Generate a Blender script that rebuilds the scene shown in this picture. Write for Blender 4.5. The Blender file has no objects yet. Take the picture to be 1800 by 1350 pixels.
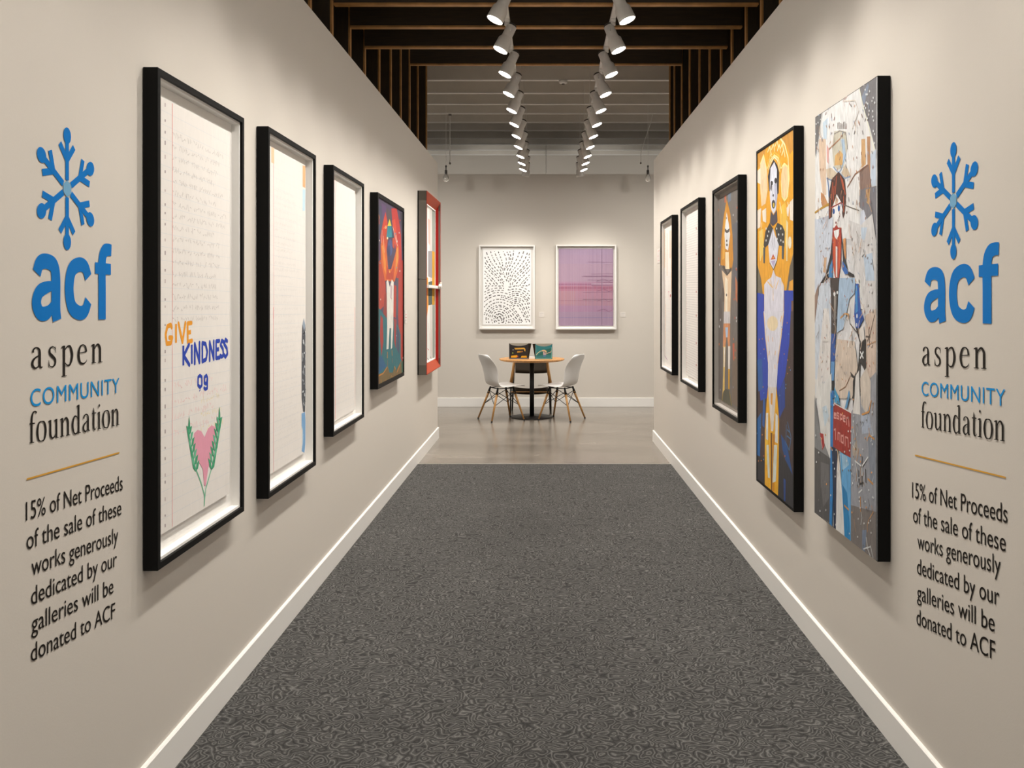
import bpy, math, random
from mathutils import Vector, Matrix

scene = bpy.context.scene
# ------------------------------------------------------------------ camera, light level, exposure
CAM_H = 1.52
cam_data = bpy.data.cameras.new('camera')
cam_data.sensor_width = 36.0
cam_data.lens = 32.0                       # 32 mm, level, view shifted like an architectural lens
cam_data.shift_x = (900 - 960) / 1800
cam_data.shift_y = (526 - 675) / 1800
cam_data.clip_start = 0.05
camera = bpy.data.objects.new('camera', cam_data)
scene.collection.objects.link(camera)
camera.location = (0, 0, CAM_H)
camera.rotation_euler = (math.radians(90), 0, 0)
scene.camera = camera

world = bpy.data.worlds.new('world')
scene.world = world
world.use_nodes = True
world.node_tree.nodes['Background'].inputs[0].default_value = (1.0, 0.95, 0.88, 1)
world.node_tree.nodes['Background'].inputs[1].default_value = 0.95

scene.view_settings.view_transform = 'Standard'
scene.view_settings.look = 'None'
scene.view_settings.gamma = 1.0
scene.view_settings.use_curve_mapping = False
scene.view_settings.exposure = 0.0
LAMP_W = 46.0                              # watts of one track spotlight
LAMP_COL = (1.0, 0.955, 0.88)
COL = scene.collection

# ------------------------------------------------------------------ helpers
def lin(c):
    return tuple((v / 12.92) if v <= 0.04045 else ((v + 0.055) / 1.055) ** 2.4 for v in c)

def rgb(r, g, b):
    return lin((r / 255, g / 255, b / 255))

def mat(name, col, rough=0.6, metal=0.0, noise=0.0, nscale=20.0, bump=0.0, bscale=80.0, stretch=None, coat=0.0, emit=0.0):
    m = bpy.data.materials.new(name)
    m.use_nodes = True
    nt = m.node_tree
    b = nt.nodes['Principled BSDF']
    b.inputs['Base Color'].default_value = (*col, 1)
    b.inputs['Roughness'].default_value = rough
    b.inputs['Metallic'].default_value = metal
    if coat:
        b.inputs['Coat Weight'].default_value = coat
        b.inputs['Coat Roughness'].default_value = 0.1
    if emit:
        b.inputs['Emission Color'].default_value = (*LAMP_COL, 1)
        b.inputs['Emission Strength'].default_value = emit
    tc = mp = None
    if noise or bump:
        tc = nt.nodes.new('ShaderNodeTexCoord')
        mp = nt.nodes.new('ShaderNodeMapping')
        nt.links.new(tc.outputs['Object'], mp.inputs[0])
        if stretch:
            mp.inputs['Scale'].default_value = stretch
    if noise:
        n = nt.nodes.new('ShaderNodeTexNoise')
        n.inputs['Scale'].default_value = nscale
        n.inputs['Detail'].default_value = 6
        nt.links.new(mp.outputs[0], n.inputs['Vector'])
        r = nt.nodes.new('ShaderNodeValToRGB')
        r.color_ramp.elements[0].position = 0.3
        r.color_ramp.elements[1].position = 0.7
        r.color_ramp.elements[0].color = (*[c * (1 - noise) for c in col], 1)
        r.color_ramp.elements[1].color = (*[min(1, c * (1 + noise)) for c in col], 1)
        nt.links.new(n.outputs['Fac'], r.inputs[0])
        nt.links.new(r.outputs[0], b.inputs['Base Color'])
    if bump:
        n2 = nt.nodes.new('ShaderNodeTexNoise')
        n2.inputs['Scale'].default_value = bscale
        n2.inputs['Detail'].default_value = 3
        nt.links.new(mp.outputs[0], n2.inputs['Vector'])
        bp = nt.nodes.new('ShaderNodeBump')
        bp.inputs['Strength'].default_value = bump
        bp.inputs['Distance'].default_value = 0.01
        nt.links.new(n2.outputs['Fac'], bp.inputs['Height'])
        nt.links.new(bp.outputs[0], b.inputs['Normal'])
    return m

class MB:
    """collects boxes, tubes, lathes and polygons into one mesh"""
    def __init__(self):
        self.v, self.f, self.c, self.smooth = [], [], [], []
    def add(self, vs, fs, col=None, smooth=False):
        o = len(self.v)
        self.v += [tuple(p) for p in vs]
        for f in fs:
            self.f.append([o + i for i in f])
            self.c.append(col)
            self.smooth.append(smooth)
        return self
    def box(self, x0, x1, y0, y1, z0, z1):
        p = [(x, y, z) for z in (z0, z1) for y in (y0, y1) for x in (x0, x1)]
        return self.add(p, [(0, 2, 3, 1), (4, 5, 7, 6), (0, 1, 5, 4), (2, 6, 7, 3), (0, 4, 6, 2), (1, 3, 7, 5)])
    def obox(self, M, sx, sy, sz):
        p = [M @ Vector((x * sx, y * sy, z * sz)) for z in (-.5, .5) for y in (-.5, .5) for x in (-.5, .5)]
        return self.add(p, [(0, 2, 3, 1), (4, 5, 7, 6), (0, 1, 5, 4), (2, 6, 7, 3), (0, 4, 6, 2), (1, 3, 7, 5)])
    def lathe(self, prof, n=32, M=None, cap=True):
        vs, fs = [], []
        M = M or Matrix.Identity(4)
        for r, z in prof:
            for k in range(n):
                a = 2 * math.pi * k / n
                vs.append(M @ Vector((r * math.cos(a), r * math.sin(a), z)))
        for i in range(len(prof) - 1):
            for k in range(n):
                k2 = (k + 1) % n
                fs.append((i * n + k, i * n + k2, (i + 1) * n + k2, (i + 1) * n + k))
        self.add(vs, fs, smooth=True)
        if cap:
            o = len(self.v) - len(vs)
            self.f.append([o + k for k in reversed(range(n))]); self.c.append(None); self.smooth.append(False)
            e = o + (len(prof) - 1) * n
            self.f.append([e + k for k in range(n)]); self.c.append(None); self.smooth.append(False)
        return self
    def tube(self, pts, r, n=10, r2=None):
        pts = [Vector(p) for p in pts]
        r2 = r if r2 is None else r2
        vs, fs = [], []
        N = len(pts)
        for i, p in enumerate(pts):
            d = (pts[min(i + 1, N - 1)] - pts[max(i - 1, 0)]).normalized()
            u = d.cross(Vector((0, 0, 1)))
            if u.length < 1e-3:
                u = d.cross(Vector((0, 1, 0)))
            u.normalize()
            w = d.cross(u)
            rr = r + (r2 - r) * i / (N - 1)
            for k in range(n):
                a = 2 * math.pi * k / n
                vs.append(p + u * (rr * math.cos(a)) + w * (rr * math.sin(a)))
        for i in range(N - 1):
            for k in range(n):
                k2 = (k + 1) % n
                fs.append((i * n + k, (i + 1) * n + k, (i + 1) * n + k2, i * n + k2))
        fs.append(tuple(range(n)))
        fs.append(tuple((N - 1) * n + k for k in reversed(range(n))))
        self.add(vs, fs, smooth=True)
        return self
    def poly(self, pts, y, col=None):            # flat polygon facing -y, points are (x, z)
        return self.add([(x, y, z) for x, z in pts], [tuple(range(len(pts)))], col)
    def stroke(self, pts, w, y, col=None):       # flat brush line with round-ish ends, facing -y
        P = [Vector(p) for p in pts]
        L, R = [], []
        for i, p in enumerate(P):
            d = (P[min(i + 1, len(P) - 1)] - P[max(i - 1, 0)])
            if d.length < 1e-6:
                d = Vector((1, 0))
            d.normalize()
            nrm = Vector((-d.y, d.x)) * (w / 2)
            L.append(p + nrm); R.append(p - nrm)
        n = len(P)
        vs = [(q.x, y, q.y) for q in R] + [(q.x, y, q.y) for q in L]
        return self.add(vs, [(i, i + 1, n + i + 1, n + i) for i in range(n - 1)], col)
    def brush(self, pts, w, y, col=None):        # heavier line: one quad per stretch, rounded joints
        P = [Vector(p) for p in pts]
        for i in range(len(P) - 1):
            d = P[i + 1] - P[i]
            if d.length > 1e-6:
                self.stroke([P[i], P[i + 1]], w, y - 0.000001 * i, col)
        for j, p in enumerate(P):
            self.poly([(p.x + w / 2 * math.cos(t), p.y + w / 2 * math.sin(t)) for t in [math.pi * k / 4 for k in range(8)]], y - 0.000001 * (len(P) + j), col)
        return self
    def build(self, name, material, parent=None, bevel=0.0, sub=0, solid=0.0):
        me = bpy.data.meshes.new(name)
        me.from_pydata(self.v, [], self.f)
        me.polygons.foreach_set('use_smooth', self.smooth)
        if any(c is not None for c in self.c):
            ca = me.color_attributes.new('pigment', 'FLOAT_COLOR', 'CORNER')
            for poly, c in zip(me.polygons, self.c):
                for li in poly.loop_indices:
                    ca.data[li].color = (*(c or (0.8, 0.8, 0.8)), 1)
        me.materials.append(material)
        me.update()
        o = bpy.data.objects.new(name, me)
        COL.objects.link(o)
        if parent:
            o.parent = parent
        if solid:
            s = o.modifiers.new('thickness', 'SOLIDIFY'); s.thickness = solid; s.offset = 0
        if bevel:
            b = o.modifiers.new('bevel', 'BEVEL'); b.width = bevel; b.segments = 2; b.limit_method = 'ANGLE'
            b.harden_normals = False
        if sub:
            s = o.modifiers.new('smooth', 'SUBSURF'); s.levels = sub; s.render_levels = sub
        return o

def tag(o, label=None, cat=None, group=None, kind=None):
    if label: o['label'] = label
    if cat: o['category'] = cat
    if group: o['group'] = group
    if kind: o['kind'] = kind
    return o

def empty(name, loc=(0, 0, 0), rz=0.0):
    o = bpy.data.objects.new(name, None)
    o.empty_display_size = 0.1
    COL.objects.link(o)
    o.location = loc
    o.rotation_euler = (0, 0, rz)
    return o

def struct(name, mb, m, bevel=0.0):
    return tag(mb.build(name, m, None, bevel), kind='structure')

ORD = ['first', 'second', 'third', 'fourth', 'fifth', 'sixth', 'seventh', 'eighth', 'ninth', 'tenth', 'eleventh', 'twelfth', 'thirteenth']

# ------------------------------------------------------------------ materials
M = {}
M['wall'] = mat('warm_grey_wall_paint', (0.60, 0.555, 0.50), 0.75, bump=0.03, bscale=220)
M['white_trim'] = mat('white_trim_paint', (0.82, 0.80, 0.77), 0.4)
M['white_ceiling'] = mat('white_ceiling_paint', (0.66, 0.62, 0.56), 0.8, noise=0.05, nscale=3)
M['wood'] = mat('dark_stained_wood', (0.030, 0.016, 0.005), 0.6, noise=0.35, nscale=9, stretch=(9, 9, 1))
M['wood_h'] = mat('dark_stained_joist_wood', (0.030, 0.016, 0.005), 0.6, noise=0.35, nscale=9, stretch=(0.7, 6, 9))
M['lit_edge_wood'] = mat('bounce_lit_edge_wood', (0.42, 0.21, 0.062), 0.55, noise=0.25, nscale=12, stretch=(1, 1, 1))  # lighter than the boards: bounce light from below put into the colour
M['black'] = mat('black_frame_lacquer', (0.004, 0.004, 0.004), 0.5)
M['black'].node_tree.nodes['Principled BSDF'].inputs['Specular IOR Level'].default_value = 0.12
M['liner'] = mat('white_frame_liner', (0.84, 0.82, 0.79), 0.7)
M['paper_white'] = mat('white_mount_board', (0.80, 0.78, 0.75), 0.85)
M['frame_white'] = mat('white_frame_paint', (0.80, 0.78, 0.75), 0.45)
M['grey_side'] = mat('grey_painted_frame_side', (0.19, 0.17, 0.15), 0.6)
M['grey_cap'] = mat('dark_grey_frame_cap', (0.12, 0.105, 0.085), 0.6)
M['red'] = mat('deep_red_frame_paint', (0.40, 0.012, 0.008), 0.42)
M['orange_red'] = mat('orange_red_frame_paint', (0.36, 0.052, 0.018), 0.6)
for k in ('red', 'orange_red'):
    M[k].node_tree.nodes['Principled BSDF'].inputs['Specular IOR Level'].default_value = 0.2
M['lamp_white'] = mat('matt_white_lamp_metal', (0.76, 0.74, 0.71), 0.5)
M['lamp_dark'] = mat('dark_lamp_cap', (0.05, 0.045, 0.04), 0.5)
M['lens'] = mat('glowing_lens', (0.9, 0.9, 0.9), 0.4, emit=45.0)
M['blue'] = mat('blue_wall_vinyl', rgb(2, 112, 190), 0.5)
M['sky_blue'] = mat('sky_blue_wall_vinyl', rgb(20, 138, 205), 0.5)
M['hub'] = mat('grey_blue_wall_vinyl', rgb(105, 160, 195), 0.5)
M['ink'] = mat('black_wall_vinyl', (0.014, 0.011, 0.009), 0.5)
M['gold'] = mat('gold_wall_vinyl', rgb(206, 150, 30), 0.45)
for k in ('blue', 'sky_blue', 'ink'):
    M[k].node_tree.nodes['Principled BSDF'].inputs['Specular IOR Level'].default_value = 0.1
M['oak'] = mat('honey_oak_wood', (0.46, 0.225, 0.070), 0.4, noise=0.22, nscale=10, stretch=(8, 1, 1))
M['dowel'] = mat('beech_dowel_wood', (0.52, 0.27, 0.085), 0.45, noise=0.2, nscale=30, stretch=(3, 3, 0.5))
M['shell'] = mat('white_moulded_plastic', (0.80, 0.79, 0.78), 0.35)
M['iron'] = mat('black_powder_coated_steel', (0.012, 0.012, 0.012), 0.4, metal=0.3)
M['leather'] = mat('dark_brown_leather', (0.022, 0.014, 0.007), 0.55, bump=0.2, bscale=150)
M['leather'].node_tree.nodes['Principled BSDF'].inputs['Specular IOR Level'].default_value = 0.25
M['chrome'] = mat('brushed_nickel', (0.6, 0.58, 0.54), 0.3, metal=1.0)

def paint_material(name, rough=0.55, strength=0.06, bump=0.15):
    m = bpy.data.materials.new(name)
    m.use_nodes = True
    nt = m.node_tree
    b = nt.nodes['Principled BSDF']
    b.inputs['Roughness'].default_value = rough
    at = nt.nodes.new('ShaderNodeAttribute'); at.attribute_name = 'pigment'
    tc = nt.nodes.new('ShaderNodeTexCoord')
    mp = nt.nodes.new('ShaderNodeMapping'); mp.inputs['Scale'].default_value = (2, 2, 0.6)
    nt.links.new(tc.outputs['Object'], mp.inputs[0])
    n = nt.nodes.new('ShaderNodeTexNoise'); n.inputs['Scale'].default_value = 22; n.inputs['Detail'].default_value = 5
    n.inputs['Distortion'].default_value = 1.2
    nt.links.new(mp.outputs[0], n.inputs['Vector'])
    mr = nt.nodes.new('ShaderNodeMapRange')
    mr.inputs['From Min'].default_value = 0.3; mr.inputs['From Max'].default_value = 0.7
    mr.inputs['To Min'].default_value = 1 - strength; mr.inputs['To Max'].default_value = 1 + strength
    nt.links.new(n.outputs['Fac'], mr.inputs['Value'])
    mx = nt.nodes.new('ShaderNodeVectorMath'); mx.operation = 'SCALE'
    nt.links.new(at.outputs['Color'], mx.inputs[0]); nt.links.new(mr.outputs[0], mx.inputs['Scale'])
    nt.links.new(mx.outputs[0], b.inputs['Base Color'])
    if bump:
        bp = nt.nodes.new('ShaderNodeBump'); bp.inputs['Strength'].default_value = bump; bp.inputs['Distance'].default_value = 0.003
        nt.links.new(n.outputs['Fac'], bp.inputs['Height']); nt.links.new(bp.outputs[0], b.inputs['Normal'])
    return m

M['paint'] = paint_material('brushed_paint', 0.5, 0.16, 0.25)
M['drawing'] = paint_material('drawn_paper', 0.85, 0.02, 0.0)
M['print'] = paint_material('printed_card', 0.4, 0.0, 0.0)

def carpet_material():
    m = bpy.data.materials.new('dark_grey_loop_carpet')
    m.use_nodes = True
    nt = m.node_tree; N = nt.nodes; L = nt.links
    b = N['Principled BSDF']; b.inputs['Roughness'].default_value = 0.95
    b.inputs['Specular IOR Level'].default_value = 0.15
    tc = N.new('ShaderNodeTexCoord')
    def noise(scale, detail=2.0, dist=0.0):
        n = N.new('ShaderNodeTexNoise'); n.inputs['Scale'].default_value = scale
        n.inputs['Detail'].default_value = detail; n.inputs['Distortion'].default_value = dist
        L.new(tc.outputs['Object'], n.inputs['Vector']); return n
    a = noise(22, 0.0, 0.4)
    mul = N.new('ShaderNodeMath'); mul.operation = 'MULTIPLY'; mul.inputs[1].default_value = 6.0
    L.new(a.outputs['Fac'], mul.inputs[0])
    pp = N.new('ShaderNodeMath'); pp.operation = 'PINGPONG'; pp.inputs[1].default_value = 0.5
    L.new(mul.outputs[0], pp.inputs[0])
    ramp = N.new('ShaderNodeValToRGB')
    e = ramp.color_ramp.elements
    e[0].position = 0.0; e[0].color = (0.028, 0.027, 0.026, 1)
    e[1].position = 0.5; e[1].color = (0.145, 0.140, 0.134, 1)
    e.new(0.18).color = (0.057, 0.055, 0.053, 1)
    e.new(0.36).color = (0.070, 0.068, 0.065, 1)
    L.new(pp.outputs[0], ramp.inputs[0])
    fine = noise(180, 2.0)
    big = noise(1.4, 2.0)
    mr = N.new('ShaderNodeMapRange'); mr.inputs['From Min'].default_value = 0.25; mr.inputs['From Max'].default_value = 0.75
    mr.inputs['To Min'].default_value = 0.72; mr.inputs['To Max'].default_value = 1.28
    L.new(fine.outputs['Fac'], mr.inputs['Value'])
    mr2 = N.new('ShaderNodeMapRange'); mr2.inputs['From Min'].default_value = 0.3; mr2.inputs['From Max'].default_value = 0.7
    mr2.inputs['To Min'].default_value = 0.93; mr2.inputs['To Max'].default_value = 1.07
    L.new(big.outputs['Fac'], mr2.inputs['Value'])
    mm = N.new('ShaderNodeMath'); mm.operation = 'MULTIPLY'
    L.new(mr.outputs[0], mm.inputs[0]); L.new(mr2.outputs[0], mm.inputs[1])
    sc = N.new('ShaderNodeVectorMath'); sc.operation = 'SCALE'
    L.new(ramp.outputs[0], sc.inputs[0]); L.new(mm.outputs[0], sc.inputs['Scale'])
    L.new(sc.outputs[0], b.inputs['Base Color'])
    bp = N.new('ShaderNodeBump'); bp.inputs['Strength'].default_value = 0.5; bp.inputs['Distance'].default_value = 0.004
    L.new(pp.outputs[0], bp.inputs['Height']); L.new(bp.outputs[0], b.inputs['Normal'])
    return m

def concrete_material():
    m = bpy.data.materials.new('polished_concrete')
    m.use_nodes = True
    nt = m.node_tree; N = nt.nodes; L = nt.links
    b = N['Principled BSDF']
    tc = N.new('ShaderNodeTexCoord')
    mp = N.new('ShaderNodeMapping'); mp.inputs['Scale'].default_value = (0.5, 1.3, 1)
    L.new(tc.outputs['Object'], mp.inputs[0])
    n = N.new('ShaderNodeTexNoise'); n.inputs['Scale'].default_value = 1.6; n.inputs['Detail'].default_value = 8; n.inputs['Distortion'].default_value = 0.7
    L.new(mp.outputs[0], n.inputs['Vector'])
    r = N.new('ShaderNodeValToRGB')
    r.color_ramp.elements[0].position = 0.3; r.color_ramp.elements[0].color = (0.150, 0.128, 0.105, 1)
    r.color_ramp.elements[1].position = 0.72; r.color_ramp.elements[1].color = (0.225, 0.195, 0.164, 1)
    L.new(n.outputs['Fac'], r.inputs[0]); L.new(r.outputs[0], b.inputs['Base Color'])
    mr = N.new('ShaderNodeMapRange'); mr.inputs['To Min'].default_value = 0.13; mr.inputs['To Max'].default_value = 0.28
    L.new(n.outputs['Fac'], mr.inputs['Value']); L.new(mr.outputs[0], b.inputs['Roughness'])
    b.inputs['Specular IOR Level'].default_value = 0.6
    return m

M['carpet'] = carpet_material()
M['concrete'] = concrete_material()

def glass_material():
    m = bpy.data.materials.new('clear_bulb_glass')
    m.use_nodes = True
    b = m.node_tree.nodes['Principled BSDF']
    b.inputs['Base Color'].default_value = (0.95, 0.93, 0.9, 1)
    b.inputs['Roughness'].default_value = 0.08
    b.inputs['Transmission Weight'].default_value = 0.85
    b.inputs['IOR'].default_value = 1.3
    return m
M['glass'] = glass_material()

# ------------------------------------------------------------------ the corridor walls (they toe in very slightly)
LA, LB, L_END = -1.2234, 0.00353, 9.967      # left wall face: X = LA + LB * Y
RA, RB, R_END = 1.2007, -0.00482, 9.751
WALL_TOP = 3.01
Y_BACK = 12.87
Y_NEAR = -1.4
Y_CARPET = 8.36
SOFFIT_Z = 3.29
JOIST_Z = 3.38

def wall_x(side, Y):
    return LA + LB * Y if side == 'L' else RA + RB * Y

def wall_frame(side, Y, z):
    """location and heading of something hung on a corridor wall: local x runs to the viewer's right, -y points off the wall"""
    if side == 'L':
        return (wall_x('L', Y), Y, z), math.radians(90) - math.atan(LB)
    return (wall_x('R', Y), Y, z), math.radians(-90) - math.atan(RB)

def slab(side, y0, y1, z0, z1, t):
    s = -1 if side == 'L' else 1
    a, b = wall_x(side, y0), wall_x(side, y1)
    mb = MB()
    p = [(a, y0), (b, y1), (b + s * t, y1), (a + s * t, y0)]
    vs = [(x, y, z) for z in (z0, z1) for x, y in p]
    return mb.add(vs, [(0, 1, 2, 3), (7, 6, 5, 4), (0, 4, 5, 1), (1, 5, 6, 2), (2, 6, 7, 3), (3, 7, 4, 0)])

struct('wall_left', slab('L', Y_NEAR, L_END, 0, WALL_TOP, 0.11), M['wall'])
struct('wall_right', slab('R', Y_NEAR, R_END, 0, WALL_TOP, 0.11), M['wall'])
DECK_Z = 4.36
WHITE_JOIST_Z = 4.02
Y_FAR = 16.4
struct('wall_back', MB().box(-5.2, 5.2, Y_BACK, Y_BACK + 0.12, 0, SOFFIT_Z), M['wall'])      # a partition: the ceiling runs on over it
struct('wall_far_back', MB().box(-5.32, 5.32, Y_FAR, Y_FAR + 0.12, 0, DECK_Z), M['wall'])
struct('wall_far_left', MB().box(-5.32, -5.2, -3.0, Y_FAR, 0, DECK_Z), M['wall'])
struct('wall_far_right', MB().box(5.2, 5.32, -3.0, Y_FAR, 0, DECK_Z), M['wall'])
struct('floor', MB().box(-5.32, 5.32, -3.0, Y_FAR + 0.12, -0.12, 0), M['concrete'])
struct('ceiling', MB().box(-5.32, 5.32, -3.0, Y_FAR + 0.12, DECK_Z, DECK_Z + 0.12), M['white_ceiling'])

def baseboard(side, y0, y1):
    s = 1 if side == 'L' else -1
    mb = MB()
    t, h = 0.014, 0.118
    p = []
    for y in (y0, y1):
        x = wall_x(side, y)
        p += [(x, y, 0), (x + s * t, y, 0), (x + s * t, y, h - 0.004), (x + s * (t - 0.004), y, h), (x, y, h)]
    f = [tuple(range(5)), tuple(reversed(range(5, 10)))] + [(i, (i + 1) % 5, 5 + (i + 1) % 5, 5 + i) for i in range(5)]
    return mb.add(p, f)
struct('baseboard_left', baseboard('L', Y_NEAR, L_END + 0.012), M['white_trim'])
struct('baseboard_right', baseboard('R', Y_NEAR, R_END + 0.012), M['white_trim'])
struct('baseboard_back', MB().box(-5.2, 5.2, Y_BACK - 0.015, Y_BACK, 0, 0.128), M['white_trim'], 0.003)

# carpet fills the corridor up to a pale metal edge strip
mb = MB()
p = [(wall_x('L', Y_NEAR) + 0.014, Y_NEAR), (wall_x('R', Y_NEAR) - 0.014, Y_NEAR), (wall_x('R', Y_CARPET) - 0.014, Y_CARPET), (wall_x('L', Y_CARPET) + 0.014, Y_CARPET)]
mb.add([(x, y, z) for z in (0.0, 0.006) for x, y in p], [(3, 2, 1, 0), (4, 5, 6, 7), (0, 1, 5, 4), (1, 2, 6, 5), (2, 3, 7, 6), (3, 0, 4, 7)])
tag(mb.build('corridor_carpet', M['carpet']), 'dark grey patterned carpet covering the corridor floor', 'carpet')
struct('trim_2', MB().box(wall_x('L', Y_CARPET) + 0.014, wall_x('R', Y_CARPET) - 0.014, Y_CARPET, Y_CARPET + 0.03, 0, 0.007), M['chrome'])

# ------------------------------------------------------------------ overhead: joists and upright fins
def joist(name, y, x0, x1, z0, z1, m, edge, label, cat, group):
    r = empty(name, (0, y, z0))
    MB().box(x0, x1, 0.0, 0.042, 0.014, z1 - z0).build('joist_web', m, r, 0.002)
    MB().box(x0, x1, -0.003, 0.045, 0.0, 0.014).build('bottom_edge', edge, r, 0.002)  # underside strip in a lighter colour, standing in for bounce light
    return tag(r, label, cat, group)

names = ['dark brown wooden ceiling joist at the very top edge of the photo',
         'dark brown wooden ceiling joist, second brown one down from the top of the photo',
         'dark brown wooden ceiling joist, third brown one down from the top of the photo',
         'dark brown wooden joist bordering the white ceiling, last of the brown row']
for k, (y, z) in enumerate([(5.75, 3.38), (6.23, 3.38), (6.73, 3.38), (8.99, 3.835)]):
    joist('wooden_ceiling_joist', y, -1.343, 1.343, z, z + 0.42, M['wood_h'], M['lit_edge_wood'], names[k], 'joist', 'brown wooden ceiling joists')
for k, y in enumerate([10.39, 11.05, 11.68, 12.27, 12.88, 13.51, 14.16, 14.73, 15.27, 15.78]):
    joist('white_ceiling_joist', y, -5.2, 5.2, WHITE_JOIST_Z, DECK_Z, M['white_ceiling'], M['white_trim'],
          'white painted ceiling joist, %s white one from the camera' % ORD[k], 'joist', 'white painted ceiling joists')

FIN_L = [4.13, 4.66, 5.19, 5.72, 6.25, 6.76, 7.35, 7.90, 8.44, 8.99, 9.57, 10.26]
FIN_R = [4.29, 4.76, 5.22, 5.69, 6.13, 6.60, 7.01, 7.50, 8.00, 8.55, 9.05, 9.57, 9.93]
for side, ys in (('left', FIN_L), ('right', FIN_R)):
    s = -1 if side == 'left' else 1
    n = len(ys)
    for i, y in enumerate(ys):
        r = empty('upright_wood_fin', (s * 1.345, y, 0))
        a, b = sorted((s * 0.014, s * 0.30))
        MB().box(a, b, 0.0, 0.04, 0.0, DECK_Z).build('fin_board', M['wood'], r, 0.002)
        a, b = sorted((0.0, s * 0.014))
        MB().box(a, b, -0.002, 0.042, 0.0, DECK_Z).build('front_edge', M['lit_edge_wood'], r, 0.002)
        k = n - 1 - i
        tag(r, 'dark brown upright wooden fin over the %s wall, %s to the white ceiling' % (side, 'nearest' if k == 0 else ORD[k] + ' nearest'),
            'wood fin', 'upright wooden fins behind the %s wall' % side)
struct('wall_fin_left', MB().box(-1.70, -1.65, 2.0, 10.32, 0, DECK_Z), M['wood'])
struct('wall_fin_right', MB().box(1.65, 1.70, 2.0, 10.0, 0, DECK_Z), M['wood'])

# ------------------------------------------------------------------ track lighting
LAMP_Z = 3.14
def build_lamp(root, direction, watts, spot_deg):
    """root stands at the track joint; the head hangs from it and points along direction"""
    d = Vector(direction).normalized()
    q = d.to_track_quat('-Z', 'Y').to_matrix().to_4x4()
    piv = Vector((0, 0, -0.10))
    H = Matrix.Translation(piv) @ q                       # local -z = beam direction
    head = MB().lathe([(0.028, 0.075), (0.0335, 0.070), (0.0345, 0.0), (0.036, -0.012), (0.047, -0.028), (0.0505, -0.085), (0.0515, -0.106), (0.048, -0.106), (0.044, -0.095)], 28, H, cap=False)
    ho = head.build('lamp_head', M['lamp_white'], root)
    MB().lathe([(0.0285, 0.066), (0.0285, 0.083), (0.024, 0.087)], 24, H).build('heat_sink', M['lamp_dark'], root)
    lens = MB().lathe([(0.0460, -0.098), (0.0460, -0.1025), (0.038, -0.105)], 28, H).build('lens', M['lens'], root)
    arm = MB()
    side = H @ Vector((0.042, 0, 0))
    for sx in (-1, 1):
        a = H @ Vector((sx * 0.0365, 0, 0.03))
        arm.tube([a, (a.x * 0.9, a.y, -0.05), (a.x * 0.35, a.y * 0.4, -0.022)], 0.0045, 8)
    arm.lathe([(0.019, -0.03), (0.019, -0.008)], 16)
    arm.build('bracket', M['lamp_white'], root)
    MB().box(-0.017, 0.017, -0.05, 0.05, -0.014, 0.0).build('track_adapter', M['lamp_white'], root, 0.003)
    ld = bpy.data.lights.new('spot_beam', 'SPOT')
    ld.energy = watts
    ld.color = LAMP_COL
    ld.spot_size = math.radians(spot_deg)
    ld.spot_blend = 1.0
    ld.shadow_soft_size = 0.05
    lo = bpy.data.objects.new('spot_beam', ld)
    COL.objects.link(lo)
    lo.parent = root
    lo.matrix_local = H @ Matrix.Translation((0, 0, -0.125))
    sd = bpy.data.lights.new('spill_beam', 'SPOT')          # wide soft spill round the beam
    sd.energy = watts * (0.8 if d.z < 0 else 0.15)
    sd.color = LAMP_COL
    sd.spot_size = math.radians(128)
    sd.spot_blend = 1.0
    sd.shadow_soft_size = 0.06
    so = bpy.data.objects.new('spill_beam', sd)
    COL.objects.link(so)
    so.parent = root
    q2 = (d * 0.25 + Vector((0, 0, -1 if d.z < 0 else 0.3))).normalized().to_track_quat('-Z', 'Y').to_matrix().to_4x4()
    so.matrix_local = Matrix.Translation(H @ Vector((0, 0, -0.125))) @ q2

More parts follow.
